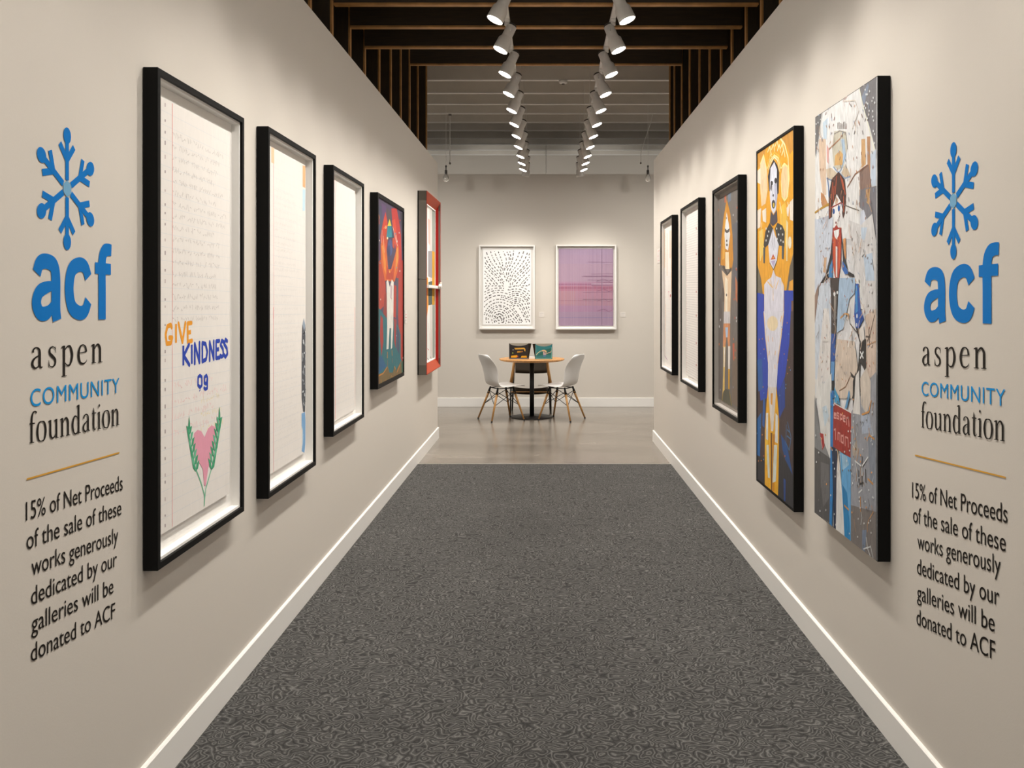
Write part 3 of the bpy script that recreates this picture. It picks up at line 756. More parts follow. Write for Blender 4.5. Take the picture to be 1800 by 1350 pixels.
# ------------------------------------------------------------------ framed works
ART = {
 'R1': [((206,200,196),0,[-357,836,349,836,349,253,-357,297]),
  ((128,122,122),0,[180,836,349,836,349,549,313,590,264,683,213,770]),
  ((140,146,160),0,[200,796,264,836,276,819,226,759]),
  ((112,108,106),0,[-357,836,-259,835,-276,771,-328,706,-357,656]),
  ((233,226,219),0,[-259,835,180,836,213,770,289,665,343,577,343,472,187,464,180,286,-357,322,-357,660,-310,714]),
  ((196,208,216),0,[-251,792,-185,800,-201,716,-239,702]),
  ((205,212,222),0,[289,576,343,585,343,459,295,465]),
  ((222,190,162),0,[-310,735,-212,718,-206,491,-251,491,-293,596]),
  ((217,160,150),0,[-201,695,-168,670,-173,609,-196,623]),
  ((216,168,116),0,[200,645,239,639,245,547,200,540]),
  ((190,138,98),0,[257,644,289,639,289,479,264,473]),
  ((146,116,102),0,[180,529,276,543,303,455,187,460]),
  ((128,123,126),0,[180,465,349,458,349,271,313,277,226,383,180,401]),
  ((206,160,110),0,[245,457,289,457,276,400,251,412]),
  ((208,208,215),0,[194,386,226,387,295,301,301,274,180,281]),
  ((192,196,204),0,[-354,401,-152,404,-121,301,-357,317]),
  ((203,192,170),0,[-105,729,-37,721,36,703,53,643,7,568,-52,572,-113,590,-129,663]),
  ((217,168,104),0,[-94,632,-37,643,10,616,-7,582,-101,594]),
  ((178,196,212),0,[-22,684,15,678,36,607,-7,570,0,622]),
  ((216,194,166),0,[-209,594,-144,592,-59,556,-129,537,-196,556]),
  ((205,180,150),0,[-19,552,29,582,86,528,29,526]),
  ((140,160,182),7,[-113,590,-52,557,-19,567,29,618]),
  ((140,160,182),6,[-201,557,-121,536,-52,562,22,527,86,526]),
  ((200,140,90),0,[-276,510,-234,494,-168,441,-251,444,-276,478]),
  ((72,44,36),0,[-137,544,-52,563,22,523,39,463,22,393,2,375,-37,447,-74,476,-129,432,-129,369,-173,391,-173,487]),
  ((196,84,46),7,[-121,531,-137,463]),
  ((196,84,46),7,[-74,550,-94,478]),
  ((196,84,46),7,[-29,544,7,486]),
  ((196,84,46),7,[-7,527,29,464]),
  ((196,84,46),7,[-152,465,-157,394]),
  ((196,84,46),7,[7,462,10,399]),
  ((196,84,46),7,[-105,514,-113,450]),
  ((236,229,223),0,[-74,478,-22,442,-4,410,-37,342,-82,328,-113,360,-129,422]),
  ((214,178,150),0,[-85,472,-52,454,-67,436,-94,443]),
  ((30,88,158),0,[-96,413,-97,408,-101,405,-107,403,-113,404,-119,406,-123,411,-124,416,-123,420,-119,424,-113,425,-107,425,-101,422,-97,418]),
  ((30,88,158),0,[-34,419,-35,413,-39,409,-44,407,-50,408,-56,411,-59,416,-61,421,-59,427,-56,431,-50,433,-44,432,-39,429,-35,424]),
  ((120,24,26),0,[-73,366,-78,362,-87,363,-91,368,-87,372,-78,371]),
  ((176,38,34),0,[-101,349,-74,360,-52,343,-19,294,-113,300]),
  ((52,104,160),10,[-188,554,-173,518,-170,482]),
  ((190,142,44),9,[-357,433,-259,443,-173,449]),
  ((160,60,50),6,[-168,430,-25,439,15,427]),
  ((120,110,100),4,[7,428,180,389]),
  ((150,104,80),6,[51,490,134,527,264,542]),
  ((180,130,96),6,[-168,670,-37,687,-14,698]),
  ((250,240,210),6,[180,836,213,770,264,692,331,583]),
  ((242,236,226),6,[-259,835,-310,714,-357,659]),
  ((112,96,88),6,[-59,755,-59,730]),
  ((112,96,88),6,[-43,754,-43,727]),
  ((112,96,88),6,[-26,747,-26,724]),
  ((112,96,88),6,[-10,742,-10,721]),
  ((112,96,88),6,[6,745,6,718]),
  ((112,96,88),6,[22,743,22,715]),
  ((112,96,88),6,[38,733,38,712]),
  ((160,150,140),4,[-105,719,-37,719,36,698,53,633]),
  ((222,206,190),5,[7,824,134,799,174,751,107,699]),
  ((214,180,170),5,[15,803,7,829,51,836]),
  ((150,160,180),5,[-146,735,-145,722]),
  ((120,110,106),5,[-48,385,-44,369]),
  ((150,110,96),5,[37,439,30,424]),
  ((206,150,110),5,[-311,454,-312,439]),
  ((150,160,180),5,[257,428,254,415]),
  ((206,150,110),5,[-15,343,-25,334]),
  ((150,160,180),5,[-177,339,-170,322]),
  ((170,120,110),5,[-31,398,-35,385]),
  ((150,110,96),5,[77,351,85,335]),
  ((206,150,110),5,[132,720,142,703]),
  ((120,110,106),5,[67,450,70,433]),
  ((150,160,180),5,[-140,794,-131,775]),
  ((150,160,180),5,[-275,439,-264,430]),
  ((150,110,96),5,[-27,618,-38,606]),
  ((206,150,110),5,[-309,489,-308,472]),
  ((150,110,96),5,[-131,731,-136,723]),
  ((120,110,106),5,[87,796,97,783]),
  ((206,150,110),5,[-143,486,-147,470]),
  ((150,160,180),5,[267,590,274,578]),
  ((150,110,96),5,[250,445,252,430]),
  ((120,110,106),5,[27,601,37,588]),
  ((206,150,110),5,[-146,698,-159,688]),
  ((170,120,110),5,[74,804,76,795]),
  ((206,150,110),5,[108,638,112,627]),
  ((150,110,96),5,[154,428,156,412]),
  ((150,160,180),5,[-328,691,-334,678]),
  ((206,150,110),5,[-206,773,-197,761]),
  ((150,110,96),5,[203,735,213,720]),
  ((206,150,110),5,[-241,604,-248,595]),
  ((150,110,96),5,[-22,468,-19,452]),
  ((120,110,106),5,[134,688,125,676]),
  ((206,150,110),5,[-176,557,-183,549]),
  ((170,120,110),5,[42,723,34,714]),
  ((170,120,110),5,[215,469,211,461]),
  ((206,150,110),5,[-122,428,-123,414]),
  ((150,110,96),5,[-123,550,-113,539]),
  ((170,120,110),5,[-341,364,-328,350]),
  ((120,110,106),5,[297,322,288,312]),
  ((206,150,110),5,[182,420,183,405]),
  ((206,150,110),5,[247,360,239,351]),
  ((170,120,110),5,[-317,442,-305,424]),
  ((150,110,96),5,[269,493,268,485]),
  ((150,110,96),5,[24,701,25,690]),
  ((206,150,110),5,[291,473,284,460]),
  ((150,110,96),5,[49,401,46,392]),
  ((120,110,106),5,[45,399,39,390]),
  ((150,110,96),5,[263,711,263,699]),
  ((120,110,106),5,[-46,440,-51,428]),
  ((150,110,96),5,[-30,588,-21,572]),
  ((150,160,180),5,[-308,836,-295,836]),
  ((206,150,110),5,[-277,608,-286,600]),
  ((206,150,110),5,[-56,636,-59,627]),
  ((170,120,110),5,[-96,785,-108,773]),
  ((150,110,96),5,[208,506,205,495]),
  ((150,110,96),5,[200,599,203,588]),
  ((206,150,110),5,[-65,581,-67,567]),
  ((170,120,110),5,[-4,703,-10,691]),
  ((120,110,106),5,[212,674,220,658]),
  ((206,150,110),5,[-64,366,-73,353]),
  ((170,120,110),5,[291,416,297,403]),
  ((150,110,96),5,[171,513,177,499]),
  ((150,160,180),5,[4,706,-6,700]),
  ((120,110,106),5,[-266,393,-258,381]),
  ((150,110,96),5,[241,765,245,751]),
  ((150,110,96),5,[298,488,289,476]),
  ((150,110,96),5,[30,453,31,445]),
  ((170,120,110),5,[57,535,50,528]),
  ((150,160,180),5,[324,453,326,440]),
  ((150,160,180),5,[-50,647,-40,632]),
  ((120,110,106),5,[306,585,315,573]),
  ((170,120,110),5,[179,712,184,698]),
  ((150,160,180),5,[33,573,42,563]),
  ((170,120,110),5,[-269,468,-257,453]),
  ((120,110,106),5,[245,711,237,701]),
  ((170,120,110),5,[289,359,297,349]),
  ((170,120,110),5,[153,590,155,581]),
  ((150,160,180),5,[-176,836,-168,836]),
  ((150,160,180),5,[68,693,74,683]),
  ((170,120,110),5,[320,533,314,522]),
  ((150,110,96),5,[270,457,269,444]),
  ((150,110,96),5,[244,583,243,574]),
  ((150,110,96),5,[-164,474,-152,456]),
  ((206,150,110),5,[-158,762,-167,750]),
  ((206,150,110),5,[135,783,127,776]),
  ((150,110,96),5,[-202,825,-212,816]),
  ((150,160,180),5,[277,753,278,740]),
  ((150,160,180),5,[-340,713,-343,704]),
  ((150,160,180),5,[115,430,113,418]),
  ((150,160,180),5,[-251,732,-261,717]),
  ((206,150,110),5,[274,724,277,713]),
  ((206,150,110),5,[-11,485,-21,470]),
  ((170,120,110),5,[-89,547,-98,535]),
  ((170,120,110),5,[-79,464,-73,450]),
  ((206,150,110),5,[168,719,177,705]),
  ((120,110,106),5,[-248,363,-237,348]),
  ((206,150,110),5,[119,592,122,581]),
  ((150,110,96),5,[-107,759,-117,751]),
  ((150,160,180),5,[57,522,54,512]),
  ((150,110,96),5,[-57,379,-58,369]),
  ((206,150,110),5,[147,541,157,528]),
  ((150,160,180),5,[216,749,223,740]),
  ((150,110,96),5,[-137,807,-136,790]),
  ((170,120,110),5,[-256,495,-259,480]),
  ((170,120,110),5,[220,416,222,401]),
  ((120,110,106),5,[209,517,211,508]),
  ((150,110,96),5,[-152,437,-144,424]),
  ((206,150,110),5,[-41,409,-39,396]),
  ((206,150,110),5,[109,312,117,298]),
  ((150,110,96),5,[-321,792,-332,779]),
  ((150,160,180),5,[-164,772,-172,758]),
  ((150,160,180),5,[-181,423,-191,413]),
  ((150,160,180),5,[124,727,130,713]),
  ((120,110,106),5,[-305,693,-304,680]),
  ((206,150,110),5,[-330,708,-320,692]),
  ((170,120,110),5,[-239,403,-232,394]),
  ((120,110,106),5,[-281,330,-270,313]),
  ((150,160,180),5,[-20,437,-25,423]),
  ((120,110,106),5,[-40,392,-42,380]),
  ((120,110,106),5,[-291,412,-287,400]),
  ((150,160,180),5,[-2,435,-3,423]),
  ((226,222,218),0,[322,721,319,718,313,719,310,724,313,727,319,726]),
  ((226,222,218),0,[253,746,250,743,244,744,241,749,244,752,250,751]),
  ((226,222,218),0,[339,638,336,635,330,636,327,641,330,644,336,643]),
  ((226,222,218),0,[238,757,235,753,229,755,225,759,229,763,235,761]),
  ((226,222,218),0,[323,702,320,699,314,700,311,704,314,707,320,706]),
  ((226,222,218),0,[224,836,220,836,214,836,211,836,214,836,220,836]),
  ((226,222,218),0,[285,716,282,713,276,714,273,719,276,722,282,721]),
  ((226,222,218),0,[292,797,289,794,283,795,280,800,283,803,289,802]),
  ((226,222,218),0,[289,729,285,726,279,727,276,732,279,735,285,734]),
  ((226,222,218),0,[259,764,256,761,250,762,247,767,250,770,256,769]),
  ((226,222,218),0,[235,833,232,830,226,832,223,836,226,836,232,836]),
  ((226,222,218),0,[327,766,324,763,318,765,315,769,318,772,324,771]),
  ((226,222,218),0,[257,794,254,790,248,792,245,796,248,800,254,798]),
  ((226,222,218),0,[249,812,246,809,240,811,236,815,240,818,246,817]),
  ((226,222,218),0,[331,687,328,683,322,685,319,689,322,692,328,691]),
  ((226,222,218),0,[316,758,313,755,307,756,304,760,307,763,313,762]),
  ((226,222,218),0,[340,607,337,604,331,605,328,609,331,613,337,612]),
  ((226,222,218),0,[271,706,268,703,262,704,259,708,262,712,268,710]),
  ((226,222,218),0,[342,746,339,743,333,744,330,749,333,752,339,751]),
  ((226,222,218),0,[270,791,267,788,261,789,258,794,261,797,267,795]),
  ((226,222,218),0,[274,758,271,754,265,756,262,760,265,763,271,762]),
  ((226,222,218),0,[329,651,326,647,320,648,317,653,320,656,326,655]),
  ((226,222,218),0,[-329,802,-333,799,-340,800,-343,805,-340,808,-333,806]),
  ((226,222,218),0,[-303,802,-307,799,-314,801,-317,805,-314,808,-307,807]),
  ((226,222,218),0,[-269,809,-272,806,-279,807,-283,811,-279,814,-272,813]),
  ((226,222,218),0,[-338,761,-342,758,-349,760,-352,764,-349,767,-342,766]),
  ((226,222,218),0,[-321,721,-324,718,-331,719,-335,724,-331,727,-324,725]),
  ((204,206,212),0,[-357,410,-259,372,-113,395,-137,232,-209,168,-276,133,-357,92]),
  ((216,208,202),0,[72,364,200,335,313,365,349,271,349,0,239,-2,134,154]),
  ((196,206,216),0,[200,326,264,321,239,278,207,284]),
  ((190,202,214),0,[226,224,313,229,337,131,251,133]),
  ((222,150,90),0,[7,297,36,300,39,219,15,225]),
  ((214,170,130),0,[-226,236,-193,237,-209,173,-242,179]),
  ((203,206,211),0,[-276,133,-152,151,-137,71,-137,-80,-168,-305,-345,-350,-357,-25,-310,71]),
  ((150,120,104),0,[-357,82,-302,134,-310,71,-357,-36,-357,-4]),
  ((223,213,204),0,[-234,29,-168,30,-141,-81,-152,-253,-242,-338,-345,-350,-293,-160]),
  ((168,188,207),0,[-37,149,141,145,134,89,79,70,7,-46,-67,-63,-52,70]),
  ((214,192,172),0,[-74,-88,134,-88,167,-179,107,-301,-82,-321,-85,-187]),
  ((212,186,166),0,[239,7,349,35,349,-274,213,-289,257,-172]),
  ((220,214,206),0,[141,135,200,143,239,30,187,34]),
  ((170,50,36),0,[-113,350,-19,343,-12,313,-19,207,-49,137,-90,154,-124,226,-124,311]),
  ((206,84,44),0,[-113,310,-82,313,-85,160,-105,180]),
  ((206,84,44),0,[-43,311,-19,299,-29,197,-52,159]),
  ((236,226,216),0,[-81,274,-61,272,-62,152,-79,155]),
  ((238,232,226),0,[-104,337,-37,339,-43,316,-70,300,-94,314]),
  ((34,38,42),0,[-124,311,-116,226,-157,192,-209,166,-148,242]),
  ((34,40,44),0,[-12,313,22,234,62,177,7,211]),
  ((58,128,180),0,[-157,197,-119,226,-119,151,-168,157]),
  ((38,98,170),0,[0,215,34,195,68,164,29,161,-3,182]),
  ((24,24,28),0,[-279,133,-229,157,-167,171,-173,151,-234,134]),
  ((24,24,28),0,[68,172,131,157,123,149,62,156]),
  ((58,50,46),0,[-148,151,-37,150,-52,90,-82,-73,-129,-81,-138,71]),
  ((150,140,130),0,[-101,80,-73,80,-88,-49,-101,1]),
  ((240,236,230),0,[-81,88,-87,79,-101,79,-108,88,-101,97,-87,96]),
  ((240,236,230),0,[-50,93,-55,87,-66,87,-71,93,-66,99,-55,99]),
  ((30,80,152),0,[-135,-70,-79,-68,-85,-173,-140,-191]),
  ((92,142,188),0,[-140,-181,-91,-178,-104,-255,-146,-258]),
  ((24,28,36),0,[-124,-255,-97,-253,-107,-304,-124,-306]),
  ((40,110,170),0,[-132,-296,-101,-293,-101,-323,-135,-327]),
  ((20,80,162),0,[147,124,180,123,200,29,232,-2,176,-42,147,-36,131,10]),
  ((60,140,196),0,[147,117,163,116,169,24,145,15]),
  ((225,225,225),0,[169,6,165,-2,157,-2,153,5,157,13,165,13]),
  ((225,225,225),0,[166,-27,162,-32,154,-33,150,-27,154,-21,162,-21]),
  ((232,220,208),0,[171,-47,228,-25,239,-74,190,-95]),
  ((44,40,38),0,[147,-36,182,-40,190,-90,176,-160,141,-250,107,-301,147,-296,182,-237,197,-154,200,-85]),
  ((38,37,36),0,[187,-97,254,-73,256,-199,223,-175,180,-156]),
  ((44,40,38),0,[90,-203,147,-222,228,-222,200,-272,161,-231,100,-221]),
  ((232,228,222),7,[195,-122,228,-145]),
  ((232,228,222),7,[228,-120,195,-147]),
  ((206,150,90),7,[-22,-5,29,13,72,9,65,-6]),
  ((90,80,72),5,[72,13,86,-24,161,-54]),
  ((110,100,92),5,[100,-52,113,-103]),
  ((110,92,80),4,[337,13,289,-63,264,-82]),
  ((84,70,60),6,[251,-65,295,-65]),
  ((84,70,60),5,[282,-37,289,-99]),
  ((200,150,110),4,[264,-95,349,-78]),
  ((110,104,100),4,[213,220,239,228,226,247]),
  ((130,124,120),4,[313,207,331,166]),
  ((150,110,80),4,[-37,-287,36,-265,93,-217]),
  ((210,200,190),5,[-242,-105,-176,-102]),
  ((170,176,186),4,[-55,-149,-68,-157]),
  ((170,176,186),4,[245,242,246,234]),
  ((170,176,186),4,[203,73,211,65]),
  ((170,176,186),4,[288,96,286,89]),
  ((150,140,132),4,[156,108,156,98]),
  ((170,176,186),4,[283,-97,272,-103]),
  ((120,104,96),4,[186,-177,193,-186]),
  ((120,104,96),4,[-267,186,-254,173]),
  ((206,150,100),4,[-8,-238,6,-241]),
  ((120,104,96),4,[-192,-181,-197,-189]),
  ((150,140,132),4,[-8,-191,-16,-196]),
  ((190,120,100),4,[-224,-88,-208,-93]),
  ((190,120,100),4,[-123,200,-122,192]),
  ((190,120,100),4,[278,122,285,114]),
  ((120,104,96),4,[106,294,108,283]),
  ((206,150,100),4,[-264,-292,-278,-302]),
  ((190,120,100),4,[-171,-208,-183,-217]),
  ((170,176,186),4,[135,-106,138,-114]),
  ((190,120,100),4,[-256,-218,-258,-226]),
  ((206,150,100),4,[-252,341,-244,335]),
  ((120,104,96),4,[-81,21,-68,11]),
  ((120,104,96),4,[-68,-171,-64,-177]),
  ((206,150,100),4,[-78,-308,-86,-317]),
  ((150,140,132),4,[-150,126,-143,114]),
  ((190,120,100),4,[324,-47,332,-53]),
  ((170,176,186),4,[-194,-73,-195,-84]),
  ((120,104,96),4,[-38,-305,-44,-318]),
  ((150,140,132),4,[-199,278,-206,270]),
  ((150,140,132),4,[116,294,110,287]),
  ((206,150,100),4,[-82,-145,-93,-154]),
  ((150,140,132),4,[279,49,271,39]),
  ((206,150,100),4,[155,-272,167,-278]),
  ((190,120,100),4,[297,32,290,21]),
  ((206,150,100),4,[-122,317,-110,305]),
  ((190,120,100),4,[-116,178,-131,173]),
  ((150,140,132),4,[46,-9,59,-13]),
  ((206,150,100),4,[322,-150,333,-159]),
  ((150,140,132),4,[319,283,313,278]),
  ((190,120,100),4,[277,-178,278,-182]),
  ((170,176,186),4,[-105,175,-108,168]),
  ((150,140,132),4,[-309,56,-295,44]),
  ((170,176,186),4,[-152,249,-152,238]),
  ((150,140,132),4,[60,150,47,142]),
  ((170,176,186),4,[-296,-208,-297,-219]),
  ((190,120,100),4,[291,-164,291,-171]),
  ((120,104,96),4,[112,140,117,127]),
  ((206,150,100),4,[57,70,55,64]),
  ((190,120,100),4,[-146,152,-157,146]),
  ((150,140,132),4,[40,68,50,56]),
  ((190,120,100),4,[99,301,102,296]),
  ((206,150,100),4,[-245,-184,-258,-195]),
  ((170,176,186),4,[-63,2,-72,-10]),
  ((170,176,186),4,[-202,87,-208,80]),
  ((206,150,100),4,[303,-238,306,-246]),
  ((170,176,186),4,[-316,64,-300,59]),
  ((120,104,96),4,[-165,208,-159,202]),
  ((120,104,96),4,[112,243,124,231]),
  ((170,176,186),4,[150,56,149,50]),
  ((170,176,186),4,[65,214,78,209]),
  ((170,176,186),4,[277,203,282,194]),
  ((150,140,132),4,[-232,308,-238,298]),
  ((190,120,100),4,[-241,246,-225,236]),
  ((170,176,186),4,[-55,263,-65,259]),
  ((206,150,100),4,[-261,269,-274,262]),
  ((150,140,132),4,[283,261,271,256]),
  ((120,104,96),4,[-232,23,-237,10]),
  ((206,150,100),4,[16,-115,15,-125]),
  ((170,176,186),4,[46,-207,48,-215]),
  ((190,120,100),4,[51,49,50,42]),
  ((150,140,132),4,[189,137,184,126]),
  ((150,140,132),4,[308,122,299,114]),
  ((150,140,132),4,[-299,-71,-312,-75]),
  ((190,120,100),4,[257,-155,261,-163]),
  ((190,120,100),4,[195,257,197,251]),
  ((170,176,186),4,[85,186,85,180]),
  ((190,120,100),4,[-101,102,-92,92]),
  ((206,150,100),4,[-82,-112,-89,-125]),
  ((190,120,100),4,[-136,257,-145,244]),
  ((170,176,186),4,[172,165,185,158]),
  ((150,140,132),4,[11,-7,25,-15]),
  ((120,104,96),4,[-14,-62,-16,-71]),
  ((150,140,132),4,[98,142,108,134]),
  ((150,140,132),4,[321,94,310,86]),
  ((170,176,186),4,[-251,-148,-244,-155]),
  ((170,176,186),4,[-113,7,-115,-5]),
  ((170,176,186),4,[145,253,136,248]),
  ((150,140,132),4,[-63,-62,-51,-68]),
  ((120,104,96),4,[-18,204,-17,192]),
  ((150,140,132),4,[48,-134,47,-144]),
  ((170,176,186),4,[-249,-248,-258,-254]),
  ((120,104,96),4,[-109,-24,-99,-33]),
  ((206,150,100),4,[-277,329,-281,320]),
  ((150,140,132),4,[323,33,320,25]),
  ((206,150,100),4,[-20,-70,-22,-74]),
  ((120,104,96),4,[319,-92,309,-103]),
  ((120,104,96),4,[183,122,178,111]),
  ((206,150,100),4,[111,261,115,250]),
  ((170,176,186),4,[-168,127,-154,122]),
  ((190,120,100),4,[38,-238,38,-247]),
  ((170,176,186),4,[-276,190,-265,177]),
  ((170,176,186),4,[-45,111,-41,103]),
  ((190,120,100),4,[-186,143,-198,134]),
  ((190,120,100),4,[104,103,114,92]),
  ((170,176,186),4,[-185,301,-174,291]),
  ((150,140,132),4,[21,-209,31,-220]),
  ((170,176,186),4,[-249,-271,-238,-277]),
  ((150,140,132),4,[188,118,185,108]),
  ((170,176,186),4,[235,276,232,271]),
  ((120,104,96),4,[-125,111,-119,104]),
  ((170,176,186),4,[-256,197,-267,192]),
  ((206,150,100),4,[14,195,17,189]),
  ((190,120,100),4,[186,78,184,73]),
  ((120,104,96),4,[-112,92,-104,80]),
  ((206,150,100),4,[19,-37,20,-44]),
  ((190,120,100),4,[22,82,36,75]),
  ((150,140,132),4,[329,27,319,20]),
  ((206,150,100),4,[254,224,244,217]),
  ((190,120,100),4,[246,29,237,18]),
  ((206,150,100),4,[-60,305,-51,298]),
  ((190,120,100),4,[-270,-169,-267,-179]),
  ((206,150,100),4,[141,142,154,131]),
  ((120,104,96),4,[184,140,182,131]),
  ((206,150,100),4,[194,61,196,56]),
  ((170,176,186),4,[153,-23,159,-29]),
  ((170,176,186),4,[-217,-269,-227,-277]),
  ((190,120,100),4,[-191,70,-195,59]),
  ((150,140,132),4,[96,-110,96,-115]),
  ((170,176,186),4,[-264,-17,-252,-26]),
  ((206,150,100),4,[-45,288,-39,282]),
  ((120,104,96),4,[-142,199,-143,191]),
  ((150,140,132),4,[-141,-293,-149,-305]),
  ((150,140,132),4,[301,-79,313,-88]),
  ((120,104,96),4,[175,-226,185,-230]),
  ((206,150,100),4,[-278,-321,-262,-327]),
  ((170,176,186),4,[193,214,187,207]),
  ((170,176,186),4,[-62,-226,-62,-236]),
  ((206,150,100),4,[-24,-181,-30,-188]),
  ((120,104,96),4,[275,217,267,209]),
  ((190,120,100),4,[-179,-161,-172,-167]),
  ((206,150,100),4,[154,-72,141,-81]),
  ((150,140,132),4,[183,-236,173,-242]),
  ((170,176,186),4,[306,262,312,257]),
  ((190,120,100),4,[55,-91,61,-97]),
  ((150,140,132),4,[-275,293,-289,283]),
  ((170,176,186),4,[110,3,111,-7]),
  ((120,104,96),4,[-13,217,-26,207]),
  ((206,150,100),4,[-32,325,-32,318]),
  ((150,140,132),4,[315,245,312,236]),
  ((206,150,100),4,[-12,-94,-8,-101]),
  ((150,140,132),4,[-160,335,-169,328]),
  ((190,120,100),4,[-268,133,-281,123]),
  ((170,176,186),4,[-155,275,-170,269]),
  ((206,150,100),4,[-190,-36,-186,-50]),
  ((150,140,132),4,[-56,-243,-55,-251]),
  ((170,176,186),4,[-108,294,-108,289]),
  ((190,120,100),4,[290,-31,281,-38]),
  ((150,140,132),4,[-108,-4,-112,-17]),
  ((170,176,186),4,[-248,9,-237,-2]),
  ((120,104,96),4,[198,300,197,297]),
  ((120,104,96),4,[160,-207,148,-217]),
  ((206,150,100),4,[-110,28,-102,17]),
  ((170,176,186),4,[-107,-30,-93,-34]),
  ((120,104,96),4,[311,194,303,188]),
  ((150,140,132),4,[184,-118,188,-122]),
  ((190,120,100),4,[138,7,125,2]),
  ((170,176,186),4,[140,-243,144,-249]),
  ((206,150,100),4,[205,55,208,51]),
  ((206,150,100),4,[-110,-144,-101,-154]),
  ((206,150,100),4,[-184,276,-176,263]),
  ((206,150,100),4,[10,199,13,189]),
  ((132,130,128),0,[-357,-335,-288,-464,-269,-484,-143,-568,-357,-560]),
  ((86,83,81),0,[-357,-557,-139,-567,-136,-827,-357,-836]),
  ((110,106,104),0,[-269,-604,-160,-596,-160,-730,-232,-780,-269,-696]),
  ((223,216,207),0,[-349,-267,-232,-280,-129,-226,-132,-491,-148,-569,-269,-484]),
  ((196,208,214),0,[-250,-378,-196,-361,-160,-401,-214,-453]),
  ((172,40,42),0,[-280,-486,-232,-483,-217,-530,-247,-552]),
  ((232,200,190),4,[-269,-501,-247,-543]),
  ((152,150,153),0,[94,-358,204,-279,260,-229,354,-182,354,-836,94,-836]),
  ((214,196,178),0,[197,-219,260,-175,301,-220,301,-288,260,-337,204,-309]),
  ((226,216,206),0,[131,-225,187,-190,197,-350,119,-355]),
  ((40,38,38),0,[119,-237,152,-198,137,-296,119,-345]),
  ((168,174,186),0,[204,-349,290,-338,308,-399,218,-417]),
  ((122,112,106),0,[98,-699,354,-665,354,-836,94,-836]),
  ((120,130,148),0,[218,-762,260,-751,246,-836,218,-836]),
  ((176,158,140),0,[110,-485,161,-446,175,-490,131,-523]),
  ((130,134,142),0,[274,-419,347,-403,347,-566,301,-580]),
  ((30,122,184),0,[-143,-293,-98,-344,-98,-508,-122,-836,-153,-831,-143,-560]),
  ((18,36,64),0,[-125,-518,-54,-512,-71,-836,-100,-836]),
  ((98,164,208),0,[-25,-523,98,-523,98,-836,24,-836,8,-730]),
  ((30,128,180),0,[1,-641,55,-662,89,-779,89,-836,27,-836]),
  ((229,221,213),0,[-49,-519,-21,-592,11,-730,27,-836,-74,-836,-64,-600]),
  ((206,160,100),6,[-54,-512,-44,-597]),
  ((156,190,210),0,[-8,-526,55,-525,78,-553,8,-587]),
  ((60,150,190),0,[-95,-278,-41,-310,-25,-341,-91,-337]),
  ((92,150,190),0,[89,-291,55,-342,27,-351,78,-271]),
  ((160,40,30),0,[-105,-341,103,-354,95,-524,-110,-515]),
  ((222,150,138),7,[-74,-387,-95,-387,-95,-399,-71,-398,-71,-380,-95,-381]),
  ((222,150,138),7,[-38,-376,-58,-375,-58,-385,-38,-387,-38,-396,-61,-397]),
  ((222,150,138),7,[-21,-399,-21,-376,1,-377,1,-392,-20,-393]),
  ((222,150,138),7,[14,-387,36,-387,36,-377,14,-377,14,-397,36,-397]),
  ((222,150,138),7,[52,-405,52,-380,74,-377,78,-408]),
  ((222,150,138),7,[-95,-447,-78,-441,-78,-482]),
  ((222,150,138),7,[-48,-478,-48,-451,-25,-451,-25,-481]),
  ((222,150,138),7,[8,-455,-8,-456,-8,-481,14,-482,14,-452]),
  ((222,150,138),7,[36,-487,36,-455,67,-454,71,-487]),
  ((236,226,216),4,[-96,-342,103,-355]),
  ((176,140,110),4,[334,-289,324,-311,317,-336]),
  ((200,196,190),4,[132,-377,130,-401,128,-427]),
  ((176,140,110),4,[208,-565,205,-588,181,-618]),
  ((110,104,102),4,[277,-636,292,-655,271,-684]),
  ((186,188,192),4,[231,-344,242,-365,205,-395]),
  ((200,196,190),4,[206,-698,216,-718,204,-746]),
  ((176,140,110),4,[198,-530,202,-552,196,-578]),
  ((186,188,192),4,[123,-573,140,-592,104,-625]),
  ((206,150,96),4,[311,-652,329,-670,292,-703]),
  ((206,150,96),4,[286,-706,271,-732,271,-756]),
  ((186,188,192),4,[317,-531,332,-549,313,-577]),
  ((176,140,110),4,[143,-394,143,-417,151,-442]),
  ((200,196,190),4,[228,-291,209,-315,254,-335]),
  ((206,150,96),4,[184,-474,175,-498,159,-526]),
  ((186,188,192),4,[310,-385,324,-405,301,-433]),
  ((200,196,190),4,[278,-316,271,-339,263,-364]),
  ((176,140,110),4,[235,-551,215,-578,243,-597]),
  ((186,188,192),4,[295,-385,305,-406,312,-429]),
  ((186,188,192),4,[126,-415,117,-439,116,-465]),
  ((200,196,190),4,[160,-384,172,-406,157,-433]),
  ((176,140,110),4,[168,-551,159,-575,156,-601]),
  ((186,188,192),4,[323,-362,316,-385,331,-407]),
  ((176,140,110),4,[134,-742,143,-763,152,-786]),
  ((206,150,96),4,[287,-385,291,-407,266,-435]),
  ((200,196,190),4,[150,-446,136,-471,140,-496]),
  ((200,196,190),4,[136,-447,118,-473,159,-491]),
  ((60,56,54),7,[218,-497,218,-607]),
  ((60,56,54),7,[161,-528,218,-537,267,-499]),
  ((60,56,54),7,[190,-603,232,-589]),
  ((60,56,54),7,[183,-554,187,-599]),
  ((60,56,54),7,[253,-536,257,-584]),
  ((226,222,216),6,[143,-526,207,-534]),
  ((226,222,216),6,[279,-489,218,-532]),
  ((226,222,216),6,[218,-527,218,-567]),
  ((226,222,216),6,[183,-635,218,-617]),
  ((206,142,74),7,[274,-566,328,-575]),
  ((206,142,74),7,[201,-646,204,-700]),
  ((206,142,74),7,[294,-411,341,-417]),
